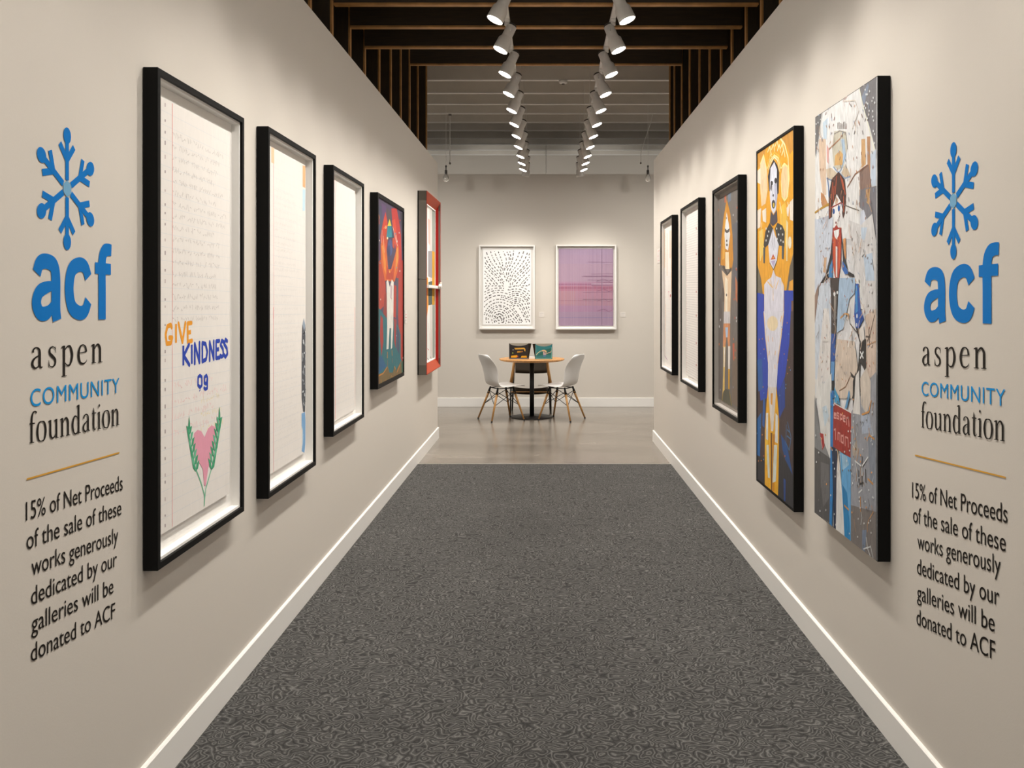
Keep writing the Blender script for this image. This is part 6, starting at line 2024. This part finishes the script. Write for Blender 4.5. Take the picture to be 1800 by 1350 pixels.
def red_box():
    rect = (8.440, 9.505, 2.528, 0.818)
    root, w, h = wall_item('collage_box', 'L', *rect)
    d = 0.088
    t = 0.085
    hw, hh = w / 2, h / 2
    for x0 in (-hw, hw - 0.018):                       # grey painted sides, split by a seam at mid height
        for z0, z1 in ((-hh + 0.09, 0.03), (0.034, hh - 0.09)):
            MB().box(x0, x0 + 0.018, -d + 0.004, -0.012, z0, z1).build('side_panel', M['grey_side'], root)
        for z0, z1 in ((-hh, -hh + 0.09), (hh - 0.09, hh)):
            tag(MB().box(x0, x0 + 0.018, -d + 0.004, -0.012, z0, z1).build('end_cap', M['grey_cap'], root), 'darker grey end cap')
    MB().box(-hw + 0.018, hw - 0.018, -d + 0.004, -0.012, hh - 0.012, hh).build('top_panel', M['grey_side'], root)
    MB().box(-hw + 0.018, hw - 0.018, -d + 0.004, -0.012, -hh, -hh + 0.012).build('bottom_panel', M['grey_side'], root)
    MB().box(-hw, hw, -0.012, -0.001, -hh, hh).build('back_board', M['black'], root)
    # front: splayed reveals running in from a thin front edge, red at the sides and orange-red above and below
    o = [(-hw, -hh), (hw, -hh), (hw, hh), (-hw, hh)]
    e_ = [(-hw + 0.006, -hh + 0.008), (hw - 0.006, -hh + 0.008), (hw - 0.006, hh - 0.008), (-hw + 0.006, hh - 0.008)]
    i_ = [(-hw + 0.035, -hh + 0.085), (hw - 0.035, -hh + 0.085), (hw - 0.035, hh - 0.085), (-hw + 0.035, hh - 0.085)]
    t = 0.035
    for k, nm, m in ((1, 'side_reveal', 'red'), (3, 'side_reveal', 'red'), (0, 'rail_reveal', 'orange_red'), (2, 'rail_reveal', 'orange_red')):
        n = (k + 1) % 4
        vs = [(o[k][0], -d + 0.004, o[k][1]), (o[n][0], -d + 0.004, o[n][1]), (o[n][0], -d, o[n][1]), (o[k][0], -d, o[k][1]),
              (e_[n][0], -d, e_[n][1]), (e_[k][0], -d, e_[k][1]), (i_[n][0], -0.038, i_[n][1]), (i_[k][0], -0.038, i_[k][1])]
        MB().add(vs, [(0, 1, 2, 3), (3, 2, 4, 5), (5, 4, 6, 7)]).build(nm, M[m], root)
    iw, ih = hw - t, hh - 0.085
    ring(MB(), iw * 2 + 0.002, ih * 2 + 0.002, 0.012, -0.018, -0.040).build('liner', M['liner'], root)
    mb = MB().box(-iw, iw, -0.030, -0.018, -ih, ih)
    mb.c = [pig((216, 204, 192))] * len(mb.f)
    items = []
    for cc, wd, a in ART['L5']:
        b = list(a)
        for i in range(0, len(b), 2):
            b[i] = max(-iw * 1000, min(iw * 1000, b[i])); b[i + 1] = max(-ih * 1000, min(ih * 1000, b[i + 1]))
        items.append((cc, wd, b))
    lay(mb, items, -0.0301)
    mb.build('collage_sheet', M['drawing'], root)
    cl = MB()
    cl.obox(Matrix.Translation((0.12, -0.058, -0.03)), 0.76, 0.03, 0.03)
    cl.obox(Matrix.Translation((hw - 0.06, -0.090, -0.02)) @ Matrix.Rotation(-0.4, 4, 'Y'), 0.07, 0.03, 0.035)
    cl.obox(Matrix.Translation((hw - 0.03, -0.095, 0.0)), 0.02, 0.02, 0.05)
    tag(cl.build('crossbar', M['frame_white'], root, 0.004), 'pale crossbar sticking out over the red front')
    tag(root, 'deep red box frame with grey sides holding a collage, on the left wall', 'collage box')
red_box()

# small title cards beside the works
def card(name, loc, rz, w, h, label, marks):
    mb = MB().box(-w / 2, w / 2, -0.003, -0.0005, -h / 2, h / 2)
    mb.c = [pig((220, 207, 194))] * len(mb.f)
    for c, x0, x1, z in marks:
        mb.stroke([(x0, z), (x1, z)], 0.007, -0.0032, pig(c))
    o = mb.build(name, M['print'])
    o.location = loc; o.rotation_euler = (0, 0, rz)
    tag(o, label, 'title card', 'small title cards on the walls')
loc, rz = wall_frame('L', 7.75, 1.37)
card('title_card', loc, rz, 0.10, 0.11, 'small white title card with red marks beside the red and orange painting', [((208, 128, 128), -0.03, 0.03, 0.02), ((192, 80, 96), -0.035, 0.03, -0.005), ((160, 154, 150), -0.03, 0.02, -0.03)])
loc, rz = wall_frame('R', 9.33, 1.965)
card('title_card', loc, rz, 0.22, 0.15, 'small pinkish title card near the far end of the right wall', [((216, 160, 144), -0.08, 0.08, 0.05), ((208, 138, 128), -0.08, -0.02, 0.0), ((216, 160, 144), -0.08, 0.08, -0.05)])
K = Y_BACK / 1600
def back(px, py): return ((px - 960) * K, Y_BACK, CAM_H - (py - 526) * K)
card('title_card', back(952, 553), 0, 0.075, 0.07, 'small white title card between the two works on the back wall', [((200, 190, 180), -0.026, 0.026, 0.014), ((200, 190, 180), -0.026, 0.014, -0.006)])
card('title_card', back(1095, 553), 0, 0.075, 0.07, 'small white title card right of the mauve work on the back wall', [((200, 190, 180), -0.026, 0.026, 0.014), ((200, 190, 180), -0.026, 0.014, -0.006)])

# ------------------------------------------------------------------ the two works on the back wall
def back_work(px0, px1, py0, py1, label, t, sheet):
    x0, _, z1 = back(px0, py0); x1, _, z0 = back(px1, py1)
    w, h = x1 - x0, z1 - z0
    root = empty('framed_print', ((x0 + x1) / 2, Y_BACK, (z0 + z1) / 2))
    d = 0.055
    ring(MB(), w, h, t, -0.002, -d).build('frame', M['frame_white'], root, 0.0015)
    MB().box(-w / 2 + t - .001, w / 2 - t + .001, -0.012, -0.003, -h / 2 + t - .001, h / 2 - t + .001).build('mount_board', M['paper_white'], root)
    sheet(root, w, h, t)
    tag(root, label, 'framed print', 'white framed works on the back wall')
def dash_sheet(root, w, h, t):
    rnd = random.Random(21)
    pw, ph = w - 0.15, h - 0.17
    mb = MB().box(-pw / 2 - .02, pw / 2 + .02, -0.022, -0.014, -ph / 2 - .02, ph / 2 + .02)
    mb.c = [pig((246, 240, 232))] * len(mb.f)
    shade_cols = [(106, 98, 92), (133, 124, 116), (84, 76, 72)]  # dark greys paint in the shadows of raised paper pieces
    def flow(u, v):
        if v > 0.02:                                   # spreading upward like a fountain
            t = max(-1, min(1, u * 5))
            return math.pi / 2 - t * (0.55 + 0.25 * math.sin(v * 9)) + 0.5 * math.sin(v * 17) * (1 - abs(t))
        if u < 0.06:
            return math.atan2((v + 0.44) * 1.4, u + 0.17) + math.pi / 2
        if v > -0.27:
            return math.atan2((v + 0.30) * 1.4, u - 0.2) + math.pi / 2
        return -0.75 - u
    dsep = 0.0275
    laid = []
    def free(p, d):
        return all((p[0] - q[0]) ** 2 + (p[1] - q[1]) ** 2 > d * d for q in laid)
    def inside(p):
        return abs(p[0]) < pw / 2 and abs(p[1]) < ph / 2 and not (abs(p[0] / pw + 0.02) < 0.045 and -0.07 < p[1] / ph < 0.08)
    for _ in range(900):
        s0 = (rnd.uniform(-pw / 2, pw / 2), rnd.uniform(-ph / 2, ph / 2))
        if not inside(s0) or not free(s0, dsep): continue
        arms = []
        for sg in (1, -1):
            p, arm, last = s0, [], None
            for _k in range(70):
                a = flow(p[0] / pw, p[1] / ph)
                dx, dz = math.cos(a) * sg * 0.008, math.sin(a) * sg * 0.008
                if last and dx * last[0] + dz * last[1] < 0: dx, dz = -dx, -dz
                p = (p[0] + dx, p[1] + dz); last = (dx, dz)
                if not inside(p) or not free(p, dsep * 0.72): break
                arm.append(p)
            arms.append(arm)
        path = arms[1][::-1] + [s0] + arms[0]
        i = 0
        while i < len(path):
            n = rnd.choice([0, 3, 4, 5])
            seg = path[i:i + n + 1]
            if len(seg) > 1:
                mb.stroke(seg, 0.0130, -0.0222, pig(rnd.choice(shade_cols)))
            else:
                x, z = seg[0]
                mb.poly([(x + 0.0085 * math.cos(t), z + 0.0085 * math.sin(t)) for t in [math.pi * k / 4 for k in range(8)]], -0.0222, pig(rnd.choice(shade_cols)))
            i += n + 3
        laid += path
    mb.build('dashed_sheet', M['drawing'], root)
def mauve_sheet(root, w, h, t):
    rnd = random.Random(22)
    pw, ph = w - 0.085, h - 0.105
    mb = MB().box(-pw / 2, pw / 2, -0.020, -0.013, -ph / 2, ph / 2)
    mb.c = [pig((168, 138, 156))] * len(mb.f)
    y = -0.0201
    def band(z0, z1, c, x0=-.5, x1=.5):
        nonlocal y
        y -= 0.00004
        mb.poly([(pw * x0, ph * z0), (pw * x1, ph * z0), (pw * x1, ph * z1), (pw * x0, ph * z1)], y, pig(c))
    band(0.42, 0.5, (166, 138, 158)); band(0.07, 0.30, (170, 138, 152)); band(0.02, 0.07, (171, 128, 146)); band(-0.05, 0.02, (170, 112, 128)); band(-0.14, -0.05, (172, 124, 138)); band(-0.24, -0.14, (169, 124, 136)); band(-0.32, -0.24, (163, 122, 144)); band(-0.5, -0.32, (158, 128, 146))
    band(-0.22, -0.05, (173, 127, 134), -.5, -.2); band(0.03, 0.045, (152, 96, 122)); band(-0.02, 0.0, (154, 92, 112)); band(0.035, 0.05, (176, 144, 156), 0.1, 0.5); band(-0.18, -0.172, (154, 106, 120)); band(-.4, -.39, (140, 120, 148))
    for k in range(30):
        x = -pw / 2 + pw * (k + rnd.uniform(.1, .9)) / 30
        c = rnd.choice([(174, 146, 159), (160, 132, 150), (166, 138, 154), (152, 124, 144)])
        y -= 0.00004
        mb.stroke([(x, -ph / 2), (x, ph / 2)], rnd.choice([0.002, 0.003, 0.004]), y, pig(c))
    for k in range(12):
        z = ph * rnd.uniform(-.35, .35); x = pw * rnd.uniform(-.1, .3)
        y -= 0.00004
        mb.stroke([(x, z), (pw * 0.49, z + rnd.uniform(-.01, .01))], 0.004, y, pig(rnd.choice([(138, 100, 120), (184, 152, 164), (148, 104, 128)])))
    for sgn in range(4):
        z = ph * (0.08 - sgn * 0.13)
        y -= 0.00004
        mb.stroke([(pw * 0.2, z), (pw * 0.33, z + 0.03), (pw * 0.42, z - 0.01), (pw * 0.49, z + 0.02)], 0.004, y, pig((138, 92, 114)))
    mb.stroke([(pw * 0.29, -ph / 2), (pw * 0.29, ph / 2)], 0.006, y - 0.0001, pig((124, 100, 120)))
    mb.build('mauve_sheet', M['drawing'], root)
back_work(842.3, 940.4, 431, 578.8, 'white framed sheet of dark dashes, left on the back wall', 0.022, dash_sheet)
back_work(977, 1083, 430.5, 579, 'white framed mauve striped sheet, right on the back wall', 0.022, mauve_sheet)

# ------------------------------------------------------------------ table, boxes and chairs
TX, TY = -0.184, 11.75
tb = empty('round_table', (TX, TY, 0))
MB().lathe([(0.36, 0.722), (0.405, 0.730), (0.420, 0.742), (0.422, 0.750), (0.419, 0.755)], 56).build('table_top', M['oak'], tb)
MB().lathe([(0.029, 0.010), (0.029, 0.715)], 24).build('column', M['iron'], tb)
MB().lathe([(0.272, 0.0), (0.275, 0.004), (0.270, 0.010), (0.06, 0.016), (0.03, 0.022)], 48).build('base_plate', M['iron'], tb)
MB().box(-0.2, 0.2, -0.025, 0.025, 0.708, 0.723).box(-0.025, 0.025, -0.2, 0.2, 0.708, 0.7225).build('top_bracket', M['iron'], tb)
tag(tb, 'round honey wood table on a black pedestal with a disc foot', 'table')

def display_box(x0, x1, y, h, label, front, inner):
    root = empty('display_box', ((x0 + x1) / 2, y, 0.755))
    w = x1 - x0
    # picture front with a dipped top edge
    n = 10
    top = [(-w / 2 + w * k / n, h - 0.03 * math.sin(math.pi * k / n) ** 0.7) for k in range(n, -1, -1)]
    mb = MB()
    out = [(-w / 2, 0.0), (w / 2, 0.0)] + top
    m = len(out)
    mb.add([(x, 0.0, z) for x, z in out] + [(x, 0.004, z) for x, z in out],
           [tuple(range(m)), tuple(reversed(range(m, 2 * m)))] + [(i, m + i, m + (i + 1) % m, (i + 1) % m) for i in range(m)])
    mb.c = [pig(front[0])] * len(mb.f)
    yy = -0.0003
    for c, wd, pts in front[1]:
        yy -= 0.00005
        P = [((px - 0.5) * w, pz * h) for px, pz in pts]
        if wd == 0: mb.poly(P, yy, pig(c))
        else: mb.stroke(P, wd, yy, pig(c))
    mb.build('picture_front', M['print'], root)
    MB().box(-w / 2, w / 2, 0.10, 0.104, 0.0, h + 0.002).build('back_panel', mat('beige_card', (0.50, 0.43, 0.34), 0.8), root)
    for sx in (-1, 1):
        sp = MB()
        bulge = 0.035 if sx == inner else 0.002
        a = sx * w / 2
        sp.add([(a, 0.004, 0), (a, 0.10, 0), (a, 0.10, h), (a, 0.004, h), (a + sx * bulge, 0.05, h), (a + sx * bulge * 0.1, 0.05, h * 0.45)],
               [(0, 1, 5), (1, 2, 4, 5), (0, 5, 4, 3)])
        sp.build('side_panel', M['leather'], root, solid=0.003)
    MB().box(-w / 2, w / 2, 0.004, 0.10, 0.0, 0.003).build('bottom_panel', M['leather'], root)
    tag(root, label, 'display box', 'picture boxes on the round table')
YB = 11.62
bx = lambda px: (px - 960) / 1600 * YB
display_box(bx(895.2), bx(929), YB, 0.198, 'black open box with yellow markings standing on the left of the table',
    ((36, 31, 30), [((216, 162, 60), 0, [(.27, .72), (.78, .74), (.84, .66), (.84, .5), (.79, .52), (.76, .64), (.30, .62)]), ((200, 144, 44), 0, [(.40, .42), (.60, .44), (.60, .52), (.42, .52)]), ((184, 118, 60), 0, [(.62, .44), (.70, .46), (.70, .53), (.63, .52)]),
                ((232, 164, 24), 0, [(.08, .10), (.38, .10), (.42, .26), (.10, .22)]), ((232, 164, 24), 0, [(.60, .10), (.92, .10), (.90, .22), (.64, .21)]), ((200, 90, 60), 0, [(.40, .12), (.46, .12), (.46, .22), (.42, .22)]),
                ((154, 154, 154), 0, [(.16, .58), (.24, .58), (.24, .62), (.17, .62)]), ((124, 138, 60), 0, [(.14, .34), (.22, .36), (.20, .46), (.15, .44)]), ((106, 110, 118), 0, [(.01, .005), (.99, .005), (.99, .08), (.01, .08)])]), 1)
display_box(bx(941), bx(970.5), YB, 0.192, 'teal open box with a pale curving figure standing on the right of the table',
    ((46, 124, 128), [((40, 104, 94), 0, [(.05, .2), (.6, .3), (.98, .25), (.98, .75), (.5, .6)]), ((116, 168, 164), 0.006, [(.03, .05), (.03, .92)]), ((132, 184, 176), 0.007, [(.03, .06), (.97, .06)]), ((132, 184, 176), 0.006, [(.96, .06), (.96, .8)]),
                ((216, 208, 160), 0.008, [(.05, .28), (.16, .42), (.30, .53), (.46, .57)]), ((232, 192, 144), 0.016, [(.40, .56), (.52, .58), (.62, .54), (.65, .44)]), ((200, 176, 176), 0, [(.46, .50), (.54, .50), (.66, .34), (.56, .20), (.48, .24)]), ((124, 60, 68), 0, [(.54, .46), (.60, .44), (.56, .34)]),
                ((90, 124, 160), 0, [(.46, .16), (.62, .16), (.64, .30), (.48, .28)]), ((216, 184, 160), 0.007, [(.66, .36), (.78, .42), (.90, .46), (.97, .56)])]), -1)
cd = empty('card_stack', (bx(935), YB + 0.03, 0.755))
MB().box(-0.036, 0.036, -0.05, 0.05, 0.0, 0.028).build('cards', M['paper_white'], cd, 0.002)
MB().box(-0.034, 0.034, -0.046, 0.046, 0.0285, 0.031).build('top_card', M['liner'], cd)
tag(cd, 'small stack of white cards between the two picture boxes', 'cards')

def chair_shell():
    """moulded side chair shell; chair faces local +y"""
    prof = [(0.235, 0.425, 0.190), (0.222, 0.436, 0.215), (0.16, 0.437, 0.232), (0.06, 0.426, 0.235), (-0.05, 0.420, 0.228), (-0.125, 0.430, 0.218), (-0.172, 0.470, 0.208), (-0.195, 0.535, 0.203), (-0.213, 0.62, 0.204), (-0.242, 0.71, 0.205), (-0.268, 0.775, 0.196), (-0.283, 0.815, 0.168), (-0.290, 0.832, 0.112)]
    nw = 12
    vs, fs = [], []
    for i, (y, z, hw) in enumerate(prof):
        for k in range(nw + 1):
            u = -1 + 2 * k / nw
            lift = abs(u) ** 3
            seat = max(0.0, 1 - i / 6)
            bk = min(1.0, max(0.0, (i - 4) / 4))
            if i > 9: bk *= 0.75
            vs.append((u * hw, y + bk * 0.075 * lift * (1 if i < 10 else 0.7), z + seat * 0.028 * lift * (0.2 if i < 2 else 1)))
    for i in range(len(prof) - 1):
        for k in range(nw):
            a = i * (nw + 1) + k
            fs.append((a, a + 1, a + nw + 2, a + nw + 1))
    return MB().add(vs, fs, smooth=True)

def make_shell_chair():
    r = empty('shell_chair')
    chair_shell().build('seat_shell', M['shell'], r, sub=2, solid=0.009)
    tops = [(-.115, .105, .405), (.115, .105, .405), (.115, -.105, .402), (-.115, -.105, .402)]
    feet = [(-.215, .215, 0.0), (.215, .215, 0.0), (.215, -.235, 0.0), (-.215, -.235, 0.0)]
    for a, b in zip(tops, feet):
        A, B = Vector(a), Vector(b)
        lg = MB().tube([A.lerp(B, 0.12), A.lerp(B, 0.5), A.lerp(B, 0.965)], 0.015, 12, 0.0105).build('leg', M['dowel'], r)
        MB().tube([A.lerp(B, 0.962), B + Vector((0, 0, 0.001))], 0.0112, 12, 0.0105).build('foot_cap', M['iron'], lg)
    w = MB()
    T = [Vector(t) for t in tops]; F = [Vector(f) for f in feet]
    for i in range(4):
        j = (i + 1) % 4
        w.tube([T[i].lerp(F[i], 0.10), T[j].lerp(F[j], 0.52)], 0.0042, 8)
        w.tube([T[j].lerp(F[j], 0.10), T[i].lerp(F[i], 0.52)], 0.0042, 8)
    w.build('wire_strut', M['iron'], r)
    bkt = MB()
    for i in range(4):
        bkt.tube([T[i] + Vector((0, 0, 0.012)), T[i].lerp(F[i], 0.18)], 0.011, 8, 0.0165)
        bkt.tube([T[i], T[(i + 1) % 4]], 0.006, 8)
    bkt.build('seat_bracket', M['iron'], r)
    return r

def copy_tree(o, parent=None):
    c = o.copy()
    COL.objects.link(c)
    if parent: c.parent = parent
    for ch in list(o.children):
        copy_tree(ch, c)
    return c

ch = make_shell_chair()
ch.location = (-0.56, 11.50, 0)
ch.rotation_euler = (0, 0, math.radians(-90 + 27))
tag(ch, 'white shell chair on wooden dowel legs, left of the round table', 'chair', 'white shell chairs at the round table')
c2 = copy_tree(ch)
c2.location = (0.19, 11.52, 0)
c2.rotation_euler = (0, 0, math.radians(90 - 27))
tag(c2, 'white shell chair on wooden dowel legs, right of the round table', 'chair', 'white shell chairs at the round table')

def lounge_chair():
    r = empty('lounge_chair', (-0.205, 12.22, 0))          # faces the table, towards the camera
    for s in (-1, 1):
        MB().tube([(s * 0.215, -0.10, 0.74), (s * 0.232, -0.11, 0.58), (s * 0.262, -0.13, 0.40)], 0.017, 12, 0.022).build('arm_post', M['dowel'], r)
        MB().tube([(s * 0.262, -0.13, 0.41), (s * 0.268, -0.14, 0.0)], 0.013, 10, 0.010).build('front_leg', M['iron'], r)
        MB().tube([(s * 0.235, 0.23, 0.60), (s * 0.26, 0.27, 0.0)], 0.014, 10, 0.010).build('rear_leg', M['iron'], r)
        MB().tube([(s * 0.232, -0.11, 0.60), (s * 0.235, 0.06, 0.605), (s * 0.235, 0.24, 0.60)], 0.014, 10).build('arm_rest', M['dowel'], r)
    # slung leather back panel
    n, vs, fs = 12, [], []
    for j in range(5):
        for k in range(n + 1):
            u = -1 + 2 * k / n
            vs.append((u * 0.215, 0.20 + 0.05 * (1 - u * u) + 0.012 * j, 0.515 - 0.012 * (1 - u * u) + 0.05 * j))
    for j in range(4):
        for k in range(n):
            a = j * (n + 1) + k
            fs.append((a, a + 1, a + n + 2, a + n + 1))
    MB().add(vs, fs, smooth=True).build('back_panel', M['leather'], r, solid=0.008)
    vs, fs = [], []
    for j in range(5):
        for k in range(n + 1):
            u = -1 + 2 * k / n
            vs.append((u * 0.235, -0.15 + 0.09 * j, 0.315 - 0.02 * (1 - u * u) - 0.008 * j))
    for j in range(4):
        for k in range(n):
            a = j * (n + 1) + k
            fs.append((a, a + 1, a + n + 2, a + n + 1))
    MB().add(vs, fs, smooth=True).build('seat_panel', M['leather'], r, solid=0.080)
    MB().tube([(-0.26, -0.165, 0.292), (0.26, -0.165, 0.292)], 0.0055, 10).build('front_rail', M['dowel'], r)
    MB().tube([(-0.25, 0.25, 0.25), (0.25, 0.25, 0.25)], 0.012, 10).build('rear_rail', M['iron'], r)
    tag(r, 'low wooden chair with dark brown leather behind the round table', 'chair')
lounge_chair()
